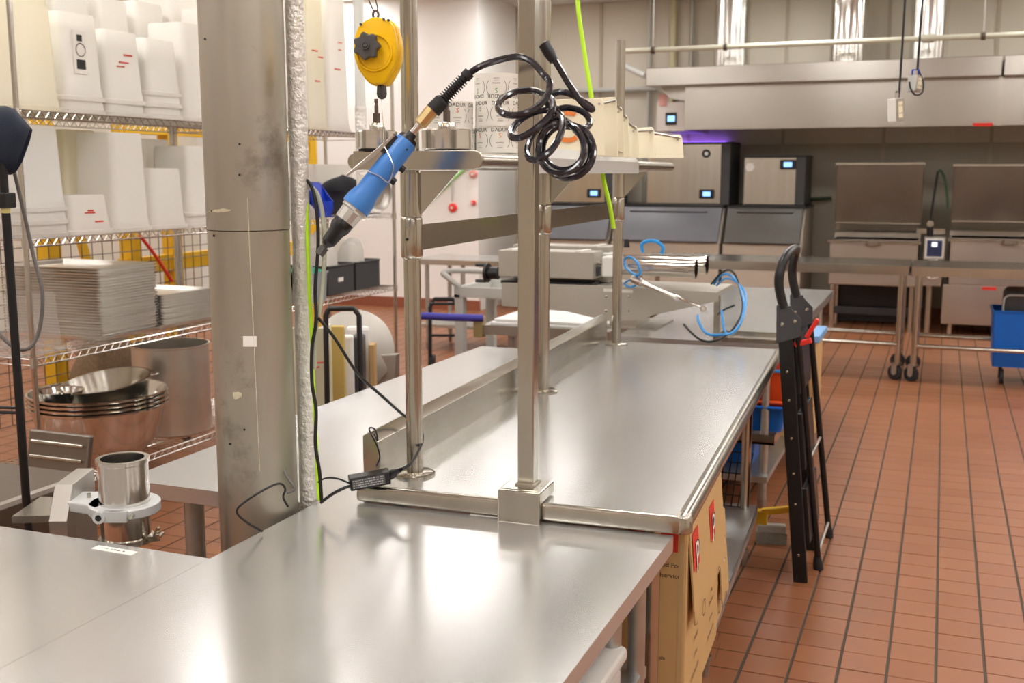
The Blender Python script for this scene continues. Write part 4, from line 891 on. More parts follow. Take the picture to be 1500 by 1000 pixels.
# ================================================================ CARTONS
def carton(label, lx0, lx1, ly0, ly1, z0, z1, n, front_text=False):
    t = T('carton', label, 'box', ml((lx0+lx1)/2, (ly0+ly1)/2, z0), MZ)
    cx, cy = (lx0+lx1)/2, (ly0+ly1)/2
    def q(x, y, z): return Vector((x-cx, y-cy, z-z0))
    part(t, 'body', CARD, MB().bb(q(lx0, ly0, z0), q(lx1, ly1, z1)), local=True, bevel=.008, seg=2)
    fl = part(t, 'side_flap', CARD, MB().prism([q(lx1-.003, ly0+.01, z1-.01), q(lx1+.002, ly0+.01, z1-.01), q(lx1+.022, ly0+.02, z1-.27), q(lx1+.018, ly0+.02, z1-.27)], Vector((0, ly1-ly0-.03, 0))), local=True)
    rx = lx1+.0105+.0015
    xx = lambda z: lx1+.0035+(z1-.01-z)/.26*.0195 if z > z1-.27 else lx1+.0012
    m1, m2, m3 = MB(), MB(), MB()
    yc = (ly0+ly1)/2
    # red square with black shade and white letter, rings, scribbles
    for (dy, dz) in ((-.02, -.06),):
        zc = z1-.085
        m1.prism([q(xx(zc+.05)+.0006, ly0+.03, zc+.05), q(xx(zc+.05)+.0006, ly0+.12, zc+.05), q(xx(zc-.05)+.0006, ly0+.12, zc-.05), q(xx(zc-.05)+.0006, ly0+.03, zc-.05)], Vector((.0006, 0, 0)))
    vs, fs = text_verts('P', .115); zc = z1-.13
    for mm, dx, dy in ((m2, .0018, .012), (m3, .0026, 0)):
        mm.add([q(xx(zc+v.y)+dx, ly0+.08+v.x*.9+dy, zc+v.y+.02) for v in vs], fs)
    for k, zz in enumerate((z1-.27, z1-.31)):
        part(t, 'ring_print', INK, ring_arc(MB(), q(lx1+.0245 if k == 0 else lx1+.0022, yc-.02+.03*k, zz), (0, 1, 0), (0, 0, 1), .022, .004, 0, 6.2832, 20), local=True)
    for k, s_ in enumerate(('Products', 'for you', 'Distributed by')):
        vs, fs = text_verts(s_, .022); part(t, 'text_print', INK, MB().add([q(lx1+.0022, yc+v.x, z1-.36-.05*k+v.y) for v in vs], fs), local=True)
    if n != 2: part(t, 'red_print', REDINK, m1, local=True)
    part(t, 'letter_shade', INK, m2, local=True); part(t, 'white_letter', PAPER, m3, local=True)
    if front_text:
        for s_, z, sz in (('Created For', .725, .0175), ('Foodservice', .697, .0175), ('Plastic Lids', .475, .0175)):
            ft = MB(); vs, fs = text_verts(s_, sz); xr = max(v.x for v in vs)
            ft.add([q(lx1-.016-xr+v.x-(.035 if 'Lids' in s_ else 0), ly0-.0008, z+v.y) for v in vs], fs)
            part(t, 'front_print', INK, ft, local=True)
        part(t, 'front_red_block', REDINK, MB().bb(q(lx1-.15, ly0-.0012, z1-.075), q(lx1-.024, ly0-.0002, z1-.02)), local=True)
        part(t, 'tape_strip', mat('packing_tape', (.62, .44, .22), .25), MB().bb(q(lx1-.02, ly0-.001, z0), q(lx1-.009, ly0-.0001, z1-.05)), local=True)
    return t
carton('cardboard carton printed Foodservice and Lids below the table corner', -.50, -.022, .125, .46, .257, .835, 0, True)
carton('cardboard carton with red letter, behind the Lids carton', -.50, -.03, .475, .80, .257, .80, 1)
carton('low cardboard carton third from the table corner', -.50, -.04, .815, 1.0, .257, .62, 2)
# white container under the prep table
wcn = G(885, 965, .55); wc = T('white_food_box', 'white lidded plastic food box under the prep table edge', 'box', (-.72, 2.02, .40))
wq = D(872, 975, 2.28); wx, wy = wq.x, wq.y; wz = .535
part(wc, 'body', PPW, MB().bb((wx-.22, wy-.10, wz), (wx+.035, wy+.09, wz+.12)), bevel=.02, seg=3)
part(wc, 'lid', PPW, MB().bb((wx-.23, wy-.11, wz+.12), (wx+.045, wy+.10, wz+.155)), bevel=.014, seg=3)
part(wc, 'clasp', ROYAL, MB().bb((wx-.07, wy-.118, wz+.09), (wx+.0, wy-.108, wz+.16)), bevel=.004)
wc.location = (wx, wy, wz)
for ch in wc.children: ch.location = -wc.location+Vector((-.72, 2.02, .40))
part(fg, 'undershelf', GALV, MB().bb((FX0+.06, .55, .505), (FX1-.045, FY1-.06, .533)))
# ================================================================ LADDER
la = T('step_ladder', 'black folding step ladder leaning folded by the work table', 'ladder', (-.46, 4.72, 0))
A0, B0 = Vector((-.468, 4.507, 0)), Vector((-.468, 4.93, 0)); lean = Vector((-.098, 0, 1)).normalized()
def bar(a, b, w_, t_, ydir=(0, 1, 0)):
    a = Vector(a); b = Vector(b); ax_ = (b-a).normalized(); y_ = Vector(ydir); x_ = y_.cross(ax_).normalized(); y_ = ax_.cross(x_)
    return MB().box((a+b)/2, (w_, t_, (b-a).length), Matrix((x_, y_, ax_)).transposed())
for P in (A0, B0):
    part(la, 'front_stile', BLACKM, bar(P, P+lean*1.17, .058, .026), bevel=.003)
C0, E0 = Vector((-.415, 4.69, 0)), Vector((-.415, 5.145, 0))
for P, yo in ((C0, -.165), (E0, -.19)):
    rs = part(la, 'rear_stile', BLACKM, MB().cyl(P+Vector((0, 0, .02)), Vector((-.525, P.y+yo, 1.06)), .014, n=12))
    part(rs, 'rubber_foot', RUBBER, MB().lathe([(0, .0), (0, .022), (.02, .022), (.06, .015), (.06, 0)], P, P+Vector((-.1, -.16, 1)), 14))
part(la, 'rear_brace', STEEL_D, MB().cyl(C0+Vector((-.004, -.004, .075)), E0+Vector((-.004, -.004, .075)), .008, n=8))
part(la, 'rear_brace', STEEL_D, MB().cyl(C0+Vector((-.05, -.08, .5)), E0+Vector((-.05, -.09, .5)), .007, n=8))
for k, z in enumerate((.14, .46, .78)):
    c = (A0+B0)/2+lean*(z+.14)+Vector((.034, 0, 0))
    part(la, 'step', BLACKP, MB().box(c, (.022, .37, .24), Matrix((Vector((lean.z, 0, -lean.x)), Vector((0, 1, 0)), lean)).transposed()), bevel=.004)
for P in (A0, B0):
    p = P+lean*1.10+Vector((.012, -.015, 0))
    gs = part(la, 'hinge_plate', DGREY, MB().prism([p+Vector((-.042, 0, -.085)), p+Vector((-.045, 0, .075)), p+Vector((.005, 0, .07)), p+Vector((.055, 0, .02)), p+Vector((.055, 0, -.05))], (0, .005, 0)))
    for dx, dz in ((-.02, -.005), (.03, .01)): part(gs, 'rivet', STEEL, MB().lathe([(0, .009), (.004, .006), (.005, 0)], p+Vector((dx, 0, dz)), p+Vector((dx, -1, dz)), 12))
tA, tB = A0+lean*1.16, B0+lean*1.16
part(la, 'handrail', BLACKP, MB().tube([tA, tA+Vector((-.022, .0, .09)), tA+Vector((-.02, .012, .16)), tA+Vector((-.004, .06, .215)), tA+Vector((.004, .21, .228)), tB+Vector((-.004, -.06, .215)), tB+Vector((-.02, -.012, .16)), tB+Vector((-.022, 0, .09)), tB], .0195, 12, 6))
part(la, 'red_latch', RED, MB().box(A0+lean*1.02+Vector((.065, .03, 0)), (.07, .03, .022), Matrix.Rotation(-.3, 3, 'Y')).box(A0+lean*1.08+Vector((.105, .03, 0)), (.018, .03, .09), Matrix.Rotation(.5, 3, 'Y')), bevel=.004)
for z in (.12, .34, .47, .62, .78, .9):
    p = A0+lean*z+Vector((0, -.012, 0)); part(la, 'rivet', STEEL, MB().lathe([(0, .007), (.003, .005), (.004, 0)], p, p+Vector((0, -1, 0)), 10))
part(la, 'warning_label', PAPER, MB().box(A0+lean*.93+Vector((-.0245, .0, 0)), (.001, .02, .16), Matrix((Vector((lean.z, 0, -lean.x)), Vector((0, 1, 0)), lean)).transposed()))
# ================================================================ DUSTPAN
dp = G(1128, 797); dpn = T('dustpan_brush', 'grey floor brush with yellow plastic handle by the table foot', 'brush', (dp.x, dp.y, 0))
part(dpn, 'brush_block', GREYP, MB().box((dp.x, dp.y+.03, .07), (.13, .05, .035), Matrix.Rotation(.2, 3, 'Z')), bevel=.005)
part(dpn, 'bristles', mat('grey_bristle', (.30, .31, .28), .8, 0, .4, 80), MB().box((dp.x, dp.y+.03, .027), (.14, .06, .054), Matrix.Rotation(.2, 3, 'Z')))
part(dpn, 'handle', YFRAME, MB().box((dp.x+.02, dp.y+.04, .155), (.14, .03, .03), Matrix.Rotation(.2, 3, 'Z')@Matrix.Rotation(-.15, 3, 'Y')).box((dp.x-.045, dp.y+.03, .115), (.05, .035, .075)), bevel=.006)
# ================================================================ FAR WORK TABLE + DEPOSITOR MACHINE
HB = .88
tb = simple_table('work_table', 'stainless table carrying the twin cylinder depositor', (-1.52, 5.30), (-.69, 8.0), HB, [(-.77, 5.42), (-1.42, 5.42), (-.77, 7.88), (-1.42, 7.88)], .05, .20)
part(tb, 'mid_shelf', STEEL, MB().bb((-1.40, 5.38, .36), (-.715, 6.1, .372)).bb((-.72, 5.38, .36), (-.715, 6.1, .41)).bb((-1.40, 5.38, .36), (-.715, 5.385, .41)))
single('steel_tray', 'shallow steel tray lying on the depositor table edge', 'tray', STEEL, MB().bb((-1.02, 5.31, HB+.001), (-.70, 5.56, HB+.004)).bb((-1.02, 5.31, HB+.003), (-.70, 5.316, HB+.022)).bb((-1.02, 5.554, HB+.003), (-.70, 5.56, HB+.022)).bb((-1.02, 5.31, HB+.003), (-1.014, 5.56, HB+.022)).bb((-.706, 5.31, HB+.003), (-.70, 5.56, HB+.022)))
Y0 = 5.58
def mp(x, y, Y_=Y0): return YP(x, y, Y_)
dm = T('depositor_machine', 'steel filling machine with twin cylinders and blue air tubes', 'machine', (mp(910, 500).x, Y0+.1, HB))
part(dm, 'front_plate', BEIGE, MB().prism([mp(735, 414), mp(905, 419), mp(1052, 428), mp(1052, 441), mp(955, 462), mp(931, 470), mp(889, 470), mp(830, 456), mp(735, 448)], (0, .012, 0)), bevel=.002)
zt_ = mp(905, 419).z
part(dm, 'tray_deck', BEIGE, MB().bb((mp(738, 414).x, Y0+.012, zt_-.03), (mp(1050, 428).x, Y0+.46, zt_-.012)))
part(dm, 'column', STEEL, MB().bb((mp(892, 480).x, Y0+.012, HB+.006), (mp(931, 480).x, Y0+.30, zt_-.03)))
part(dm, 'base_plate', STEEL_D, MB().bb((mp(885, 500).x, Y0-.02, HB), (mp(960, 500).x, Y0+.42, HB+.006)))
part(dm, 'support_leg', STEEL, MB().bb((mp(1044, 480).x, Y0+.014, HB), (mp(1053, 480).x, Y0+.04, zt_-.03)))
pl = part(dm, 'name_plate', WHITEM, MB().bb((mp(884, 424).x, Y0-.002, mp(884, 427).z), (mp(927, 424).x, Y0, mp(884, 418).z-.016)))
for x, y in ((888, 434), (921, 434), (888, 455), (921, 455)):
    p = mp(x, y); part(dm, 'bolt', STEEL, MB().lathe([(0, .007), (.004, .006), (.006, 0)], p, p-Vector((0, 1, 0)), 10))
za = mp(950, 389).z
for k, (x0, x1, y, yo) in enumerate(((905, 1020, 390, .10), (905, 1036, 384, .27))):
    a, b = mp(x0, y, Y0+yo), mp(x1, y, Y0+yo); b.z = a.z
    c = part(dm, 'cylinder', POLISH, MB().lathe([(0, 0), (0, .046), ((b-a).length-.012, .046), ((b-a).length-.01, .052), ((b-a).length, .052), ((b-a).length, .043), (.05, .042)], a, b, 32))
    part(dm, 'cylinder_head', WHITEM, MB().box(a+Vector((-.03, 0, 0)), (.09, .11, .11)), bevel=.008)
    part(dm, 'piston_rod', POLISH, MB().cyl(a+Vector((-.08, 0, .015)), a+Vector((-.26, 0, .015)), .011, n=14))
    part(dm, 'rod_block', DGREY, MB().box(a+Vector((-.14, 0, -.03)), (.07, .06, .05)))
for k, (x0, x1, y0, y1, yo) in enumerate(((730, 868, 366, 411, .01), (752, 892, 358, 402, .23))):
    a, b = mp(x0, y0, Y0+yo), mp(x1, y1, Y0+yo)
    hz_ = part(dm, 'drive_housing', BEIGE, MB().bb((a.x, Y0+yo, zt_-.008 if k else b.z+.006), (b.x, Y0+yo+.19, a.z)), bevel=.004)
    part(hz_, 'top_strap', WHITEM, MB().bb((b.x-.10, Y0+yo-.001, a.z), (b.x-.07, Y0+yo+.19, a.z+.006)))
    part(hz_, 'top_strap', WHITEM, MB().bb((a.x+.05, Y0+yo-.001, a.z), (a.x+.08, Y0+yo+.19, a.z+.006)))
    part(hz_, 'foot_rail', BLACKP, MB().bb((a.x+.01, Y0+yo+.01, zt_-.012), (b.x-.01, Y0+yo+.18, zt_+.006)))
p = mp(730, 400, Y0+.10); hwheel = part(dm, 'adjusting_wheel', BLACKP, MB().cyl(p, p+Vector((-.06, 0, 0)), .035, n=20).cyl(p+Vector((-.06, 0, 0)), p+Vector((-.075, 0, 0)), .055, n=24))
part(hwheel, 'wheel_grip', BLACKP, MB().cyl(p+Vector((-.07, -.02, .045)), p+Vector((-.13, -.02, .045)), .010, n=10))
part(hwheel, 'wheel_grip', BLACKP, MB().cyl(p+Vector((-.07, -.02, -.045)), p+Vector((-.13, -.02, -.045)), .010, n=10))
a, b = mp(926, 408, Y0-.05), mp(1030, 452, Y0-.16)
tr = part(dm, 'tie_rod', POLISH, MB().lathe([(0, 0), (0, .020), (.06, .022), (.065, .015), (.10, .014), (.10, .010), ((b-a).length*.62, .010), ((b-a).length*.62, .014), ((b-a).length*.78, .012), ((b-a).length*.8, .006), ((b-a).length*.96, .006), ((b-a).length*.96, 0)], a, b, 16))
part(tr, 'rod_end', POLISH, MB().lathe([(-.008, .007), (-.008, .017), (.008, .017), (.008, .007), (-.008, .007)], b, b+Vector((.2, -1, .1)), 20))
def btube(pts, m=LBLUE, r=.0065): part(dm, 'air_tube', m, MB().tube([mp(x, y, Y0+o) for x, y, o in pts], r, 8, 6))
btube([(942, 370, .16), (940, 358, .16), (950, 353, .16), (962, 354, .16), (971, 362, .16), (969, 372, .16)], r=.010)
btube([(915, 380, .02), (922, 376, -.02), (933, 384, -.06), (938, 400, -.07), (930, 402, -.06), (917, 392, .0), (915, 382, .02)])
btube([(938, 402, -.05), (926, 408, -.05), (915, 415, -.02), (922, 420, -.03), (932, 418, -.02)], r=.005)
btube([(1046, 416, .2), (1055, 404, .15), (1068, 402, .08), (1082, 416, .02), (1090, 444, -.10), (1086, 470, -.28), (1075, 486, -.38), (1060, 490, -.42), (1036, 489, -.42), (1024, 472, -.36), (1022, 462, -.32)])
btube([(1050, 418, .2), (1062, 408, .12), (1077, 412, .05), (1092, 430, -.06), (1090, 460, -.22), (1080, 480, -.35), (1066, 489, -.40), (1060, 478, -.33), (1057, 455, -.2)], r=.0055)
btube([(1042, 416, .2), (1056, 400, .13), (1070, 396, .08), (1080, 410, .04), (1088, 450, -.12), (1075, 480, -.34), (1055, 496, -.45), (1035, 500, -.47), (1018, 492, -.45), (1002, 475, -.38)], BLACKP, .0055)
btube([(1052, 460, .0), (1062, 453, -.02), (1076, 447, -.03)], BLACKP, .005)
part(dm, 'clamp_knob', BLACKP, MB().cyl(mp(918, 362, Y0+.2), mp(918, 350, Y0+.2), .018, .012, n=14))
# coloured baskets and blue bin under the depositor table
def basket(name, label, c, w_, d_, h, m, band=None):
    t = T(name, label, 'basket', c); x, y, z = c
    def lp(k, zz): return [Vector((x+a, y+b, zz)) for a, b in rrect(w_*k, d_*k, .03)]
    mb = MB().quads([lp(.86, z), lp(.95, z+h*.55), lp(1, z+h-.01), lp(1.08, z+h-.01), lp(1.08, z+h), lp(.97, z+h), lp(.92, z+h*.55), lp(.83, z+.006)], close_ends=False); n = len(lp(1, 0)); mb.add(lp(.86, z), [tuple(range(n))]); mb.add(lp(.83, z+.006), [tuple(range(n))])
    part(t, 'body', m, mb); part(t, 'rim', band or m, MB().tube(lp(1.06, z+h), .009, 8, 0, True))
    return t
basket('blue_basket', 'blue plastic basket under the red baskets', (-.84, 5.62, .413), .34, .40, .13, BLUEP)
basket('red_basket', 'red plastic basket with orange rim in the blue basket', (-.82, 5.62, .46), .33, .38, .11, RED, ORANGE)
basket('blue_band_basket', 'red basket with a blue rim, topmost under the depositor table', (-.80, 5.62, .57), .33, .38, .16, ORANGE, LBLUE)
open_bin('blue_tub', 'blue tub on the undershelf of the depositor table', 'tub', Vector((-1.0, 5.75, .2005)), .3, .34, .15, BLUEP)
single('cardboard_box', 'brown box with a pale blue flap standing behind the ladder', 'box', CARD, MB().bb((-.90, 6.25, .201), (-.62, 6.62, .76)), bevel=.004)
single('blue_tray', 'pale blue tray lying on the brown box behind the ladder', 'tray', mat('pale_blue', (.20, .42, .75), .5), MB().bb((-.92, 6.22, .761), (-.60, 6.66, .80)), bevel=.006)
mbw = MB()
for k in range(10): mbw.cyl((-1.0+.03*k, 4.62, .26), (-1.0+.03*k, 4.80, .46), .003, n=5); 
for k in range(6): mbw.cyl((-1.0, 4.62+.036*k, .26+.04*k), (-.73, 4.62+.036*k, .26+.04*k), .003, n=5)
single('wire_rack_grid', 'small black wire grid propped on the undershelf', 'grid', BLACKM, mbw)
# ================================================================ CUTTING BOARD TABLE, CART, HAND TRUCK
tc_ = simple_table('board_table', 'low steel table topped with white cutting boards', (-2.72, 6.35), (-1.86, 7.30), .74, [(-2.55, 6.48), (-2.0, 6.48), (-2.55, 7.15), (-2.0, 7.15)], .06, None, STEEL_D, .03)
part(tc_, 'clamp', mat('dull_brass', (.42, .34, .16), .5, .6), MB().bb((-2.76, 6.33, .66), (-2.70, 6.39, .79)))
a, b = D(612, 463, 6.95), D(708, 466, 6.95); part(tc_, 'foam_wrapped_bar', INDIGO, MB().tube([a+Vector((-.03, .0, -.05)), a, a*.6+b*.4, b], .024, 12, 4))
for k in range(2): single('cutting_board', ('white cutting board lying lowest on the low steel table', 'white cutting board topmost on the low steel table')[k], 'cutting board', WHITEB, MB().bb((-2.66+.02*k, 6.37+.015*k, .7405+.021*k), (-1.90-.01*k, 7.2-.03*k, .760+.021*k)), bevel=.005)
gc = T('utility_cart', 'grey plastic utility cart behind the cutting board table', 'cart', (-3.05, 8.0, 0))
for z in (.22, .80): part(gc, 'tray', GREYP, MB().bb((-3.5, 7.65, z-.05), (-2.5, 8.35, z-.03)).bb((-3.5, 7.65, z-.05), (-2.5, 7.70, z+.03)).bb((-3.5, 8.30, z-.05), (-2.5, 8.35, z+.03)).bb((-3.5, 7.65, z-.05), (-3.45, 8.35, z+.03)).bb((-2.55, 7.65, z-.05), (-2.5, 8.35, z+.03)))
for x in (-3.46, -2.54):
    for y in (7.69, 8.31):
        po = part(gc, 'upright', GREYP, MB().bb((x-.035, y-.035, .12), (x+.035, y+.035, .78)))
        part(po, 'caster', RUBBER, MB().cyl((x-.015, y, .055), (x+.015, y, .055), .055, n=18))
part(gc, 'push_handle', GREYP, MB().tube([(-3.46, 7.69, .82), (-3.56, 7.67, .90), (-3.60, 7.68, .93), (-3.50, 7.72, .95), (-2.9, 7.75, .95)], .022, 10, 5))
hd_ = 9.2; ht = T('hand_truck', 'black tube hand truck standing before the white wall', 'hand truck', tuple(G(650, 548)))
fp = [D(630, 540, hd_), D(630, 450, hd_), D(636, 438, hd_), D(664, 438, hd_), D(671, 448, hd_), D(671, 540, hd_)]
fp[0].z = .08; fp[-1].z = .08; part(ht, 'frame', BLACKM, MB().tube([fp[0], fp[1], fp[1]*.4+fp[2]*.6, fp[2], fp[3], fp[3]*.6+fp[4]*.4, fp[4], fp[5]], .017, 10))
q0_, q1_ = fp[0].copy(), fp[-1].copy()
part(ht, 'toe_plate', BLACKM, MB().box(((q0_+q1_)/2)*1.0+Vector((.05, -.10, -.06)), (.30, .22, .012), Matrix.Rotation(YAW, 3, 'Z')))
for q in (q0_, q1_): part(ht, 'wheel', RUBBER, MB().cyl(Vector((q.x, q.y+.05, .09))-RT*.02, Vector((q.x, q.y+.05, .09))+RT*.02, .09, n=22))
for z in (.35, .62): part(ht, 'crossbar', BLACKM, MB().cyl(Vector((q0_.x, q0_.y, z)), Vector((q1_.x, q1_.y, z)), .012, n=8))
ft = simple_table('steel_table', 'plain steel table standing by the white wall', (-4.75, 9.4), (-3.4, 10.1), .885, [(-4.62, 9.48), (-3.5, 9.48), (-4.25, 9.5), (-4.62, 10.0), (-3.5, 10.0)], .05, .25)
# ================================================================ BOARDS AND FRAME LEFT OF THE SIDE TABLE
def upright(px0, px1, yt, d, th, name, label, cat, m, bev=.004, tilt=0.0):
    a, b = D(px0, yt, d), D(px1, yt, d); n = an*th
    return single(name, label, cat, m, MB().prism([(a.x, a.y, 0), (b.x, b.y, 0), (b.x, b.y, b.z), (a.x, a.y, a.z)], n), bevel=bev)
up0 = upright(392, 474, 480, 5.35, .03, 'beige_panel', 'beige panel with red scribbles behind the foil pipe', 'panel', mat('pale_green_beige', (.58, .56, .40), .6))
mb = MB()
for (x0, y0, x1, y1) in ((408, 530, 428, 532), (464, 531, 482, 530), (420, 546, 430, 542), (462, 539, 468, 537)): mb.tube([D(x0, y0, 5.34), D(x1, y1, 5.34)], .004, 5)
part(up0, 'red_scribble', REDINK, mb); part(up0, 'dark_scribble', INK, MB().tube([D(408, 531, 5.34), D(415, 528, 5.34), D(410, 540, 5.34), D(418, 545, 5.34), D(408, 570, 5.34), D(416, 574, 5.34)], .003, 5, 4))
upright(478, 484, 475, 5.42, .03, 'cream_board', 'narrow cream board beside the yellow card', 'board', CREAM)
upright(484, 503, 478, 5.46, .05, 'yellow_card', 'yellow cardboard sheet standing among upright boards', 'cardboard', YCARD)
upright(499, 516, 492, 5.54, .06, 'white_board', 'white rounded board beside the yellow cardboard', 'board', WHITEB, .012)
upright(514, 531, 493, 5.62, .12, 'dark_slab', 'dark grey slab between the two white boards', 'slab', DGREY, .012)
upright(506, 541, 478, 5.80, .04, 'white_board', 'wide white board behind the dark grey slab', 'board', WHITEB, .02)
upright(540, 548, 505, 5.75, .1, 'wood_strip', 'pale wooden strip beside the wide white board', 'strip', CARD)
dc = D(518, 512, 6.10); dn = Vector((.35, -.9, .25)).normalized()
rl = T('round_steel_lid', 'large round steel lid leaning upright behind the boards', 'lid', (dc.x, dc.y, 0))
part(rl, 'disc', STEEL_D, MB().lathe([(0, 0), (0, .215), (.008, .228), (.016, .228), (.02, .215), (.03, .05), (.03, 0)], dc-dn*.02, dc+dn, 44))
part(rl, 'stand', STEEL_D, MB().prism([(dc.x-.16, dc.y+.03, 0), (dc.x+.22, dc.y+.03, 0), (dc.x+.24, dc.y+.05, dc.z-.02), (dc.x-.18, dc.y+.03, dc.z-.05)], (0, .05, 0)), bevel=.004)
fr = T('cart_frame', 'black tube frame holding the upright boards', 'frame', tuple(G(500, 600)))
pts = [D(477, 560, 5.28), D(477, 462, 5.28), D(482, 452, 5.28), D(518, 452, 5.28), D(526, 462, 5.28), D(529, 560, 5.28)]; pts[0].z = .02; pts[-1].z = .02
part(fr, 'handle', BLACKM, MB().tube([pts[0], pts[1], pts[1]*.4+pts[2]*.6, pts[2], pts[3], pts[3]*.6+pts[4]*.4, pts[4], pts[5]], .0135, 10))
part(fr, 'base_bar', BLACKM, MB().cyl(pts[0], pts[-1], .014, n=8))
# ================================================================ WALL ITEMS
def onw(x, y): return YP(x, y, YBLK)
for (x, y, r, lab, m) in ((664, 304, .055, 'red round alarm button hanging on the white wall', RED), (694, 255, .05, 'faded red round sign high on the white wall', mat('faded_red', (.75, .30, .28), .5)), (694, 297, .03, 'small red switch on the white wall', RED)):
    p = onw(x, y); t = T('alarm_button', lab, 'button', tuple(p)); part(t, 'body', m, MB().lathe([(0, 0), (0, r), (.03, r), (.05, r*.7), (.05, 0)], p, p-Vector((0, 1, 0)), 24)); part(t, 'center', WHITEM, MB().cyl(p-Vector((0, .05, 0)), p-Vector((0, .055, 0)), r*.35, n=16))
cable('thin grey wire down to the red alarm button', [onw(664, 235)+Vector((0, -.03, 0)), onw(664, 295)+Vector((0, -.03, 0))], .012, GREYP, sm=1)
cable('pale green hose slung across the white wall', [onw(690, 240)+Vector((0, -.02, 0)), onw(665, 262)+Vector((0, -.02, 0)), onw(640, 285)+Vector((0, -.02, 0)), onw(618, 300)+Vector((0, -.02, 0))], .02, mat('pale_green', (.35, .75, .25), .5), 'green_hose', 'hose')
p = onw(600, 110)
# ================================================================ CASTER TABLES
def caster_table(label, a, b, h, group=None):
    t = T('caster_table', label, 'table', ((a[0]+b[0])/2, (a[1]+b[1])/2, 0)); x0, y0 = a; x1, y1 = b
    part(t, 'table_top', STEEL, MB().bb((x0, y0, h-.006), (x1, y1, h)).bb((x0, y0, h-.075), (x1, y0+.006, h-.006)).bb((x0, y1-.006, h-.075), (x1, y1, h-.006)).bb((x0, y0, h-.075), (x0+.006, y1, h-.006)).bb((x1-.006, y0, h-.075), (x1, y1, h-.006)))
    for x in (x0+.06, x1-.06):
        for y in (y0+.06, y1-.06):
            lg = part(t, 'leg', STEEL, MB().cyl((x, y, .13), (x, y, h-.006), .024, n=14))
            Rc = Matrix.Rotation(math.radians(55+20*((x > 0)+(y > y0+.1))), 3, 'Z'); cv_ = lambda a_, b_, c_: Vector((x, y, 0))+Rc@Vector((a_, b_, c_))
            part(lg, 'caster_fork', STEEL_D, MB().box(cv_(-.027, .01, .10), (.006, .05, .09), Rc).box(cv_(.027, .01, .10), (.006, .05, .09), Rc).box(cv_(0, .005, .142), (.06, .055, .008), Rc))
            part(lg, 'wheel', RUBBER, MB().lathe([(-.018, 0), (-.018, .052), (-.014, .063), (.014, .063), (.018, .052), (.018, 0)], cv_(0, .018, .063), cv_(1, .018, .063), 24))
            part(lg, 'hub', GREYP, MB().cyl(cv_(-.0195, .018, .063), cv_(.0195, .018, .063), .022, n=14))
    for y in (y0+.06, y1-.06): part(t, 'rail', STEEL, MB().cyl((x0+.06, y, .30), (x1-.06, y, .30), .019, n=12))
    for x in (x0+.06, x1-.06): part(t, 'rail', STEEL, MB().cyl((x, y0+.06, .30), (x, y1-.06, .30), .019, n=12))
    return t
c1, c2_ = G(1313, 556), G(1335, 558)
caster_table('steel caster table reaching behind the depositor machine', (-2.55, c1.y-.07), (c1.x+.06, c1.y+.70), .955)
caster_table('steel caster table with a blue tub on its lower rails', (c2_.x-.05, c2_.y-.09), (2.4, c2_.y+.68), .955)
bx0 = YP(1448, 500, c2_.y+.05); bz = .15
tbb = Vector((bx0.x+.32, c2_.y+.28, bz)); open_bin('blue_tub', 'large blue tub resting on the caster table rails', 'tub', tbb, .56, .42, .46, BLUEP, 1.06)
bt = bpy.data.objects['blue_tub.001']
for sx in (-.2, .2):
    for sy in (-.14, .14): part(bt, 'caster', RUBBER, MB().cyl((tbb.x+sx-.012, tbb.y+sy, .06), (tbb.x+sx+.012, tbb.y+sy, .06), .06, n=16).cyl((tbb.x+sx, tbb.y+sy, .08), (tbb.x+sx, tbb.y+sy, .126), .012, n=8))
for k in range(2):
    t = T('black_bin', ('black bin with a white label, leaning out of the blue tub', 'black bin nested deeper in the blue tub')[k], 'bin', tuple(tbb+Vector((.0, 0, .17))))
    cb_ = tbb+Vector((.02+.02*k, -.06+.16*k, .40)); Rk = Matrix.Rotation(math.radians(18), 3, 'X')
    part(t, 'body', DGREY, MB().box(cb_, (.50, .14, .46), Rk), bevel=.03, seg=3)
    if k == 0:
        part(t, 'rim', GREYP, MB().tube([cb_+Rk@Vector((x, -.075, y)) for x, y in rrect(.49, .44, .05)], .008, 8, 0, True))
        part(t, 'label', WHITEB, MB().box(cb_+Rk@Vector((.0, -.0725, -.10)), (.40, .004, .16), Rk))
        part(t, 'label_marks', INK, MB().box(cb_+Rk@Vector((-.14, -.0755, -.10)), (.012, .002, .12), Rk).box(cb_+Rk@Vector((-.11, -.0755, -.10)), (.05, .002, .012), Rk).box(cb_+Rk@Vector((-.02, -.0755, -.10)), (.012, .002, .12), Rk).box(cb_+Rk@Vector((.01, -.0755, -.10)), (.05, .002, .012), Rk).box(cb_+Rk@Vector((-.07, -.0755, -.10)), (.005, .002, .12), Rk).box(cb_+Rk@Vector((-.055, -.0755, -.10)), (.005, .002, .12), Rk))
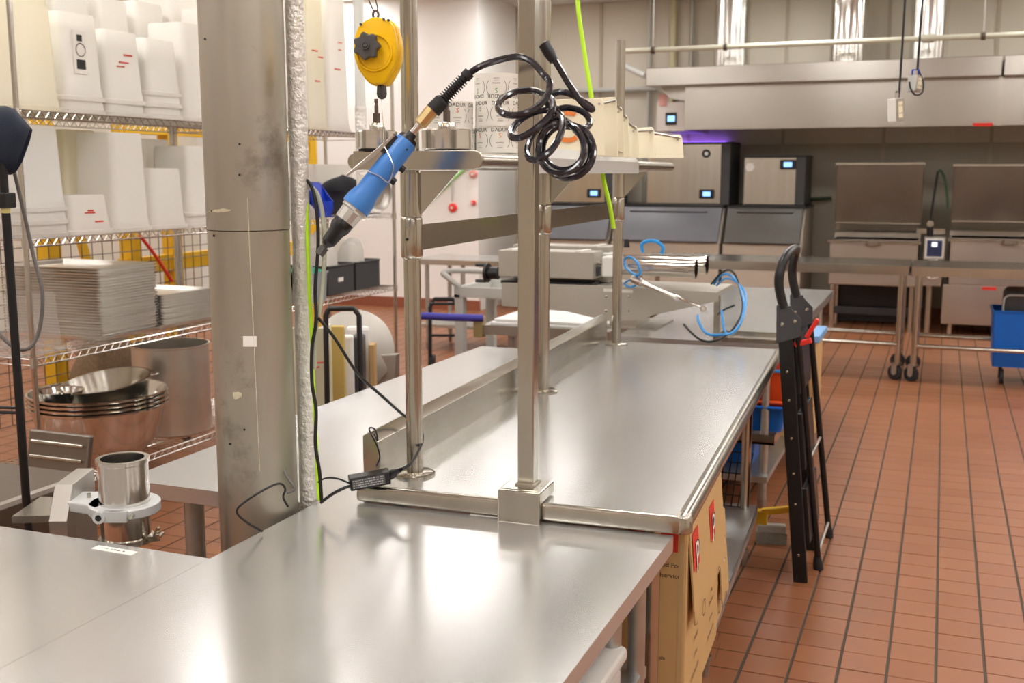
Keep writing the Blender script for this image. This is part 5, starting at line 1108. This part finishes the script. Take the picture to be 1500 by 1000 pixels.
# ================================================================ ICE MACHINES
BINBODY = mat('bin_beige', (.50, .44, .36), .5, .2)
ICEST = mat('ice_head_steel', (.60, .57, .52), .22, 1, .14, 5, (8, 1, .05), .03)
def ice_machine(label, bx, hx, htop, binm, screen, sx0, sx1):
    t = T('ice_machine', label, 'ice machine', ((bx[0]+bx[1])/2, 12.9, 0))
    x0, x1 = bx
    part(t, 'bin_body', BINBODY, MB().bb((x0, 12.52, .12), (x1, 13.6, .90)).prism([(x0, 12.56, .90), (x0, 12.82, 1.30), (x0, 13.6, 1.30), (x0, 13.6, .90)], (x1-x0, 0, 0)))
    dr = part(t, 'bin_door', binm, MB().prism([(x0+.015, 12.49, .905), (x0+.015, 12.53, .93), (x0+.015, 12.78, 1.29), (x0+.015, 12.76, 1.315), (x0+.015, 12.72, 1.30), (x0+.015, 12.475, .925)], (x1-x0-.03, 0, 0)), bevel=.008)
    part(dr, 'door_grip', binm, MB().box(((x0+x1)/2, 12.69, 1.265), ((x1-x0)*.72, .03, .025), Matrix.Rotation(.9, 3, 'X')), bevel=.008)
    part(t, 'bin_top', BLACKP, MB().bb((x0, 12.74, 1.30), (x1, 13.6, 1.335)))
    for x in (x0+.08, x1-.08): part(t, 'bin_foot', STEEL_D, MB().cyl((x, 12.62, 0), (x, 12.62, .12), .025, n=12))
    h0, h1 = hx
    hd = part(t, 'ice_head', DGREY, MB().bb((h0, 12.90, 1.335), (h1+.10, 13.55, htop)), bevel=.006)
    part(hd, 'front_panel', ICEST, MB().bb((h0+.01, 12.885, 1.345), (h1-.005, 12.90, htop-.02)), bevel=.005)
    part(hd, 'top_trim', BLACKP, MB().bb((h0-.005, 12.88, htop-.018), (h1+.105, 13.56, htop+.006)))
    dy = 12.883
    dsp = part(hd, 'display_bezel', BLACKP, MB().bb((h0+(h1-h0)*sx0-.09, dy-.006, screen-.055), (h0+(h1-h0)*sx0+.09, dy+.004, screen+.055)), bevel=.01)
    part(hd, 'display', SCREEN, MB().bb((h0+(h1-h0)*sx0-.045, dy-.009, screen-.025), (h0+(h1-h0)*sx0+.045, dy-.005, screen+.028)))
    lg = h0+(h1-h0)*sx1
    mbb = MB(); ring_arc(mbb, (lg, dy-.001, htop-.13), (1, 0, 0), (0, 0, 1), .03, .03, 0, 6.283, 20)
    if sx1 > .5: part(hd, 'oval_badge', NAVY, MB().lathe([(0, 0), (0, .05), (.004, .05), (.004, 0)], (lg, dy+.001, htop-.13), (lg, dy-1, htop-.13), 24)); part(hd, 'badge_mark', WHITEM, MB().cyl((lg, dy-.003, htop-.13), (lg, dy-.005, htop-.13), .022, n=16))
    else: part(hd, 'badge_mark', WHITEM, MB().lathe([(0, 0), (0, .055), (.003, .055), (.003, 0)], (lg, dy+.001, htop-.13), (lg, dy-1, htop-.13), 6))
    return t
ice_machine('ice machine behind the over-table shelf with blue-grey bin door', (-4.86, -3.70), (-4.80, -3.85), 1.98, BINGREY, 1.46, .85, .2)
ice_machine('ice machine with oval badge and low blue screen', (-3.66, -2.37), (-3.34, -2.44), 2.06, BINGREY, 1.46, .82, .80)
ice_machine('short ice machine with a blue screen at its top corner', (-2.33, -1.45), (-2.18, -1.58), 1.90, BINGREY2, 1.80, .84, .12)
# ================================================================ TILTING SKILLETS
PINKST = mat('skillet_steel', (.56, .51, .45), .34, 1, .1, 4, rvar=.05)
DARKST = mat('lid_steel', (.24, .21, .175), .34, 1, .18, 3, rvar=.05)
def skillet(label, x0, x1, zl, zr, ypl, base=False):
    t = T('tilting_skillet', label, 'skillet', ((x0+x1)/2, 12.7, 0)); Yf = 12.3
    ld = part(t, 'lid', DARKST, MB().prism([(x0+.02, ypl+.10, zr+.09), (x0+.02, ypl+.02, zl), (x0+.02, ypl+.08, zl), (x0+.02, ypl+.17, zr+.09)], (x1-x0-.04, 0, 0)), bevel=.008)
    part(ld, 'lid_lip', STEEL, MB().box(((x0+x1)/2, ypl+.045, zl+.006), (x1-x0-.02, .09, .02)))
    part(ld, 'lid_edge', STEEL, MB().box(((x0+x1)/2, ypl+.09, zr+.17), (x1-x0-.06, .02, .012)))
    part(t, 'pan_body', PINKST, MB().bb((x0+.02, Yf, zr-.30), (x1-.02, Yf+.006, zr)).bb((x0+.02, 12.98, zr-.30), (x1-.02, 13.0, zr+.06)).bb((x0+.02, Yf, zr-.30), (x0+.03, 13.0, zr)).bb((x1-.03, Yf, zr-.30), (x1-.02, 13.0, zr)).bb((x0+.02, Yf, zr-.31), (x1-.02, 13.0, zr-.30)), bevel=.0)
    part(t, 'pan_rim', STEEL, MB().bb((x0, Yf-.03, zr-.02), (x1, Yf+.02, zr+.005)).bb((x0, 12.98, zr-.02), (x1, 13.03, zr+.005)).bb((x0, Yf, zr-.02), (x0+.04, 13.0, zr+.005)).bb((x1-.04, Yf, zr-.02), (x1, 13.0, zr+.005)))
    part(t, 'pour_lip', STEEL, MB().prism([((x0+x1)/2-.08, Yf-.03, zr), ((x0+x1)/2+.08, Yf-.03, zr), ((x0+x1)/2+.05, Yf-.09, zr+.01), ((x0+x1)/2-.05, Yf-.09, zr+.01)], (0, 0, -.05)))
    part(t, 'front_apron', PINKST, MB().bb((x0+.03, Yf+.02, zr-.48), (x1-.03, Yf+.05, zr-.31)), bevel=.01)
    if base:
        part(t, 'cabinet_base', PINKST, MB().bb((x0-.02, Yf+.03, .12), (x1+.05, 13.0, zr-.48)), bevel=.006)
        rbm_ = MB().bb((x0+.36, Yf+.025, .50), (x0+.50, Yf+.03, .53)); part(t, 'red_name_badge', RED, rbm_)
        part(t, 'white_labels', WHITEM, MB().bb((x0+.50, Yf+.024, .60), (x0+.62, Yf+.03, .635)))
    for x in (x0+.07, x1-.07):
        for y in (Yf+.10, 12.9):
            part(t, 'leg', STEEL, MB().cyl((x, y, 0), (x, y, zr-.30 if not base else .12), .028, n=12))
    part(t, 'dark_void_sheet', BLACKP, MB().bb((x0+.02, 12.94, .03), (x1-.02, 12.97, zr-.31)))  # added black sheet, stands in for the shaded void beneath the pan
    part(t, 'rear_frame', DGREY, MB().bb((x0+.04, 12.84, .12), (x1-.04, 12.90, .2)))
    return t
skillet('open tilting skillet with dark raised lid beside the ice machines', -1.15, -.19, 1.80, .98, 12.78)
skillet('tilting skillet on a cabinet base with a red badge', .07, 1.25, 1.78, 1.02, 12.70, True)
cb3 = T('skillet_control', 'control pedestal with lit panel and chrome wheel between skillets', 'control', (-.04, 12.45, 0))
part(cb3, 'box', STEEL_D, MB().bb((-.16, 12.28, .80), (.05, 12.6, 1.03)), bevel=.006)
part(cb3, 'panel_frame', WHITEM, MB().bb((-.145, 12.274, .82), (.035, 12.282, 1.02)))
part(cb3, 'panel', mat('dark_blue_panel', (.03, .04, .10), .3), MB().bb((-.13, 12.27, .835), (.02, 12.276, 1.005)))
part(cb3, 'panel_light', mat('panel_light', (.8, .85, .9), .4, emit=(.8, .9, 1), estr=.8), MB().bb((-.085, 12.267, .94), (-.03, 12.272, .985)))
part(cb3, 'lower_box', PINKST, MB().bb((-.17, 12.3, .52), (.03, 12.6, .78)), bevel=.006)
part(cb3, 'wheel', CHROME, MB().tube([(-.06+.10*math.cos(t), 12.25, .70+.10*math.sin(t)) for t in [i*math.pi/12 for i in range(24)]], .010, 8, 0, True).cyl((-.06, 12.25, .70), (-.06, 12.31, .70), .02).cyl((-.16, 12.25, .70), (.04, 12.25, .70), .007, n=8))
part(cb3, 'pedestal', STEEL, MB().cyl((-.085, 12.45, 0), (-.085, 12.45, .52), .038, n=16))
fa = T('swing_faucet', 'black swing faucet between the two skillets', 'faucet', (-.11, 12.70, 0))
part(fa, 'column', BLACKM, MB().cyl((-.11, 12.70, 0), (-.11, 12.70, 1.16), .03, n=12).cyl((-.12, 12.70, 1.15), (-.07, 12.70, 1.72), .014, n=10))
part(fa, 'spray_hose', mat('dark_green_hose', (.03, .07, .03), .5), MB().tube([(-.07, 12.70, 1.70), (-.04, 12.72, 1.73), (.01, 12.74, 1.62), (.04, 12.74, 1.45), (.05, 12.74, 1.32)], .014, 8, 5))
part(fa, 'joint', STEEL, MB().cyl((-.115, 12.67, 1.16), (-.115, 12.73, 1.16), .035, n=12))
part(fa, 'valve', STEEL, MB().box((-.02, 12.66, 1.08), (.12, .04, .05)).box((-.2, 12.66, 1.08), (.1, .04, .05)))
cable('dark green hose lying along the back wall', [YP(1175, 292, 13.6), YP(1200, 291, 13.6), YP(1218, 290, 13.6)], .02, mat('dark_green_hose', (.03, .07, .03), .5), 'green_hose', 'hose')
# ================================================================ HOOD, DUCTS, PIPES
hx0 = YP(947, 100, 12.25).x; lx0_ = YP(1003, 150, 12.42).x; zb0 = YP(1250, 187, 12.42).z; zb1 = YP(1250, 117, 12.25).z; zb2 = YP(1250, 89, 12.25).z
hood = T('exhaust_hood', 'long stainless exhaust hood over the skillets', 'hood', ((hx0+3)/2, 13.0, zb0))
seam = YP(1465, 150, 12.42).x
HOODST = mat('hood_steel', (.52, .495, .45), .22, 1, .06, 2, (1, 1, .2), .03)
part(hood, 'upper_band', HOODST, MB().bb((hx0, 12.25, zb1), (seam-.01, 13.68, zb2)), bevel=.006)
part(hood, 'upper_band', HOODST, MB().bb((seam+.01, 12.25, zb1), (3.6, 13.68, zb2)), bevel=.006)
part(hood, 'front_panel', HOODST, MB().bb((lx0_, 12.42, zb0), (seam-.012, 12.45, zb1)), bevel=.004)
part(hood, 'front_panel', HOODST, MB().bb((seam+.012, 12.42, zb0), (3.6, 12.45, zb1)), bevel=.004)
part(hood, 'seam_strip', STEEL, MB().bb((seam-.03, 12.405, zb0), (seam+.02, 12.42, zb1)))
part(hood, 'inner_plenum', DGREY, MB().bb((lx0_+.03, 12.5, zb0+.10), (3.5, 13.6, zb0+.13)))
part(hood, 'end_panel', HOODST, MB().bb((lx0_, 12.45, zb0), (lx0_+.03, 13.68, zb1)))
part(hood, 'red_badge', RED, MB().bb((YP(1425, 183, 12.41).x, 12.414, YP(1425, 185, 12.41).z), (YP(1454, 183, 12.41).x, 12.42, YP(1425, 180, 12.41).z)))
part(hood, 'end_bracket', HOODST, MB().prism([(hx0+.08, 12.6, zb1), (lx0_, 12.6, zb1), (lx0_, 12.6, zb1-.16), (hx0+.20, 12.6, zb1-.12)], (0, .02, 0)))
pnx0, pnx1 = YP(963, 150, 12.62).x, lx0_
cp2 = T('hood_control_panel', 'pale control panel with a small lit screen at the hood end', 'control panel', ((pnx0+pnx1)/2, 12.65, zb0))
part(cp2, 'plate', mat('pale_panel', (.66, .62, .58), .4, .3), MB().bb((pnx0, 12.62, zb0), (pnx1-.002, 13.68, zb1-.161)))
sc_ = YP(983, 174, 12.615); part(cp2, 'screen_bezel', BLACKP, MB().bb((sc_.x-.065, 12.608, sc_.z-.07), (sc_.x+.065, 12.62, sc_.z+.07)))
part(cp2, 'screen', SCREEN, MB().bb((sc_.x-.04, 12.604, sc_.z-.03), (sc_.x+.045, 12.608, sc_.z+.035)))
rs_ = YP(971, 147, 12.615); part(cp2, 'red_notice', mat('notice_pink', (.62, .32, .28), .5), MB().bb((rs_.x-.045, 12.612, rs_.z-.065), (rs_.x+.05, 12.62, rs_.z+.07)))
for i, (x0, x1, lab) in enumerate(((1047, 1099, 'round galvanised duct rising near the hood control panel'), (1217, 1270, 'polished round duct at the middle of the hood'), (1335, 1388, 'round duct behind the hanging outlet boxes'))):
    c = YP((x0+x1)/2, 50, 12.95); r = (x1-x0)/2*dep(c)/F
    t = T('exhaust_duct', lab, 'duct', (c.x, 12.95, zb2)); part(t, 'duct', ALU if i != 1 else POLISH, MB().cyl((c.x, 12.95, zb2+.002), (c.x, 12.95, CEIL-.002), r, n=32)); part(t, 'flange', STEEL_D, MB().cyl((c.x, 12.95, zb2+.0015), (c.x, 12.95, zb2+.03), r+.03, n=32))
pz0, pz1 = YP(916, 75, 12.15), YP(1500, 59, 12.15); zz = (pz0.z+pz1.z)/2
gp = T('gas_pipe', 'pale painted pipe running level above the exhaust hood', 'pipe', ((pz0.x+pz1.x)/2, 12.15, zz))
PIPEP = mat('pipe_paint', (.62, .62, .50), .45)
part(gp, 'run', PIPEP, MB().cyl((pz0.x, 12.15, pz0.z), (4.2, 12.15, pz0.z), .028, n=14))
for x in (957, 1063, 1440):
    q = YP(x, 60, 12.15); hg = part(gp, 'hanger_rod', STEEL_D, MB().cyl((q.x, 12.15, pz0.z-.03), (q.x, 12.15, CEIL), .008, n=8)); part(hg, 'hanger_ring', IMPACT, MB().lathe([(-.02, .029), (-.02, .04), (.02, .04), (.02, .029)], (q.x, 12.15, pz0.z), (q.x+1, 12.15, pz0.z), 16))
part(gp, 'coupling', PIPEP, MB().cyl((YP(1352, 60, 12.15).x, 12.15, pz0.z), (YP(1368, 60, 12.15).x, 12.15, pz0.z), .045, n=14))
wp = T('wall_pipe', 'grey conduit running along the back wall to the hood end', 'pipe', tuple(YP(915, 130, 13.6)))
z1_ = YP(915, 131, 13.6).z; xa_, xb_ = YP(720, 131, 13.6).x, YP(962, 131, 13.6).x
part(wp, 'run', GREYP, MB().cyl((max(xa_, XBLK+.05), 13.6, z1_), (xb_, 13.6, z1_), .03, n=12))
part(wp, 'drop', GREYP, MB().cyl((YP(950, 100, 13.6).x, 13.62, 1.6), (YP(950, 100, 13.6).x, 13.62, CEIL-.02), .022, n=12))
part(wp, 'sloping_run', GREYP, MB().cyl(YP(905, 92, 13.2), YP(946, 111, 12.9), .04, n=12))
for x in (986, 1013):
    q = YP(x, 50, 13.6); single('wall_pipe', 'yellowish riser pipe on the back wall behind the hood' if x == 986 else 'thin grey riser pipe on the back wall behind the hood', 'pipe', mat('riser_paint', (.60, .56, .34), .5) if x == 986 else GREYP, MB().cyl((q.x, 13.63, zb2-.4), (q.x, 13.63, CEIL-.002), .04 if x == 986 else .02, n=12))
q = YP(1040, 209, 13.6); uv = T('violet_light_bar', 'violet light bar on the wall behind the tall ice machine', 'light', (q.x, 13.62, q.z-.02))
part(uv, 'housing', WHITEM, MB().bb((q.x-.5, 13.60, q.z-.05), (q.x+.22, 13.68, q.z-.02))); part(uv, 'tube', mat('violet_glow', (.2, .1, .6), .4, emit=(.30, .12, 1), estr=5), MB().cyl((q.x-.48, 13.62, q.z), (q.x+.2, 13.62, q.z), .015, n=10))
# ================================================================ HANGING OUTLET BOXES
DO = 6.0
for i, (x, y, wpx, hpx, cx, lab) in enumerate(((1312, 161, 20, 33, 1319, 'white outlet box hanging on a black cord before the hood'), (1340, 123, 17, 23, 1344, 'small outlet box hanging with a blue cable tie'))):
    c = D(x, y, DO); t = T('outlet_box', lab, 'outlet box', tuple(c)); Ro = Matrix.Rotation(YAW+.5, 3, 'Z')@Matrix.Rotation(-.10 if i == 0 else .12, 3, 'Y')
    w_, h_ = wpx*DO/F*.85, hpx*DO/F
    part(t, 'box', GREYP if i else WHITEM, MB().box(c, (w_, .06, h_), Ro), bevel=.004)
    pltp = part(t, 'face_plate', STEEL_D, MB().box(c+Ro@Vector((0, -.031, 0)), (w_*.96, .003, h_*.96), Ro))
    part(pltp, 'receptacle', CREAM, MB().box(c+Ro@Vector((0, -.034, 0)), (w_*.5, .005, h_*.7), Ro), bevel=.001)
    part(pltp, 'slots', BLACKP, MB().box(c+Ro@Vector((-.008, -.037, h_*.18)), (.003, .001, .009), Ro).box(c+Ro@Vector((.008, -.037, h_*.18)), (.003, .001, .009), Ro).box(c+Ro@Vector((-.008, -.037, -h_*.15)), (.003, .001, .009), Ro).box(c+Ro@Vector((.008, -.037, -h_*.15)), (.003, .001, .009), Ro))
    tp_ = c+Vector((0, 0, h_/2)); up_ = D(cx, 100 if i else 112, DO)
    part(t, 'cord', CAB, MB().tube([tp_, tp_+Vector((.0, 0, .035)), up_, Vector((up_.x+(.004 if i == 0 else .02), up_.y, CEIL-.3)), Vector((up_.x, up_.y, CEIL))], .0065, 8, 5))
    part(t, 'cord_grip', STEEL_D, MB().cyl(tp_, tp_+Vector((0, 0, .03)), .012, n=12))
    if i: part(t, 'blue_tie', ROYAL, MB().box(up_+Vector((-.01, 0, -.02)), (.04, .03, .03)), bevel=.005); part(t, 'cord_loop', CAB, MB().tube([up_, D(1352, 118, DO-.03), D(1351, 135, DO-.04), D(1341, 139, DO-.04), D(1334, 130, DO-.04), D(1332, 120, DO-.03)], .005, 8, 5))
clean()
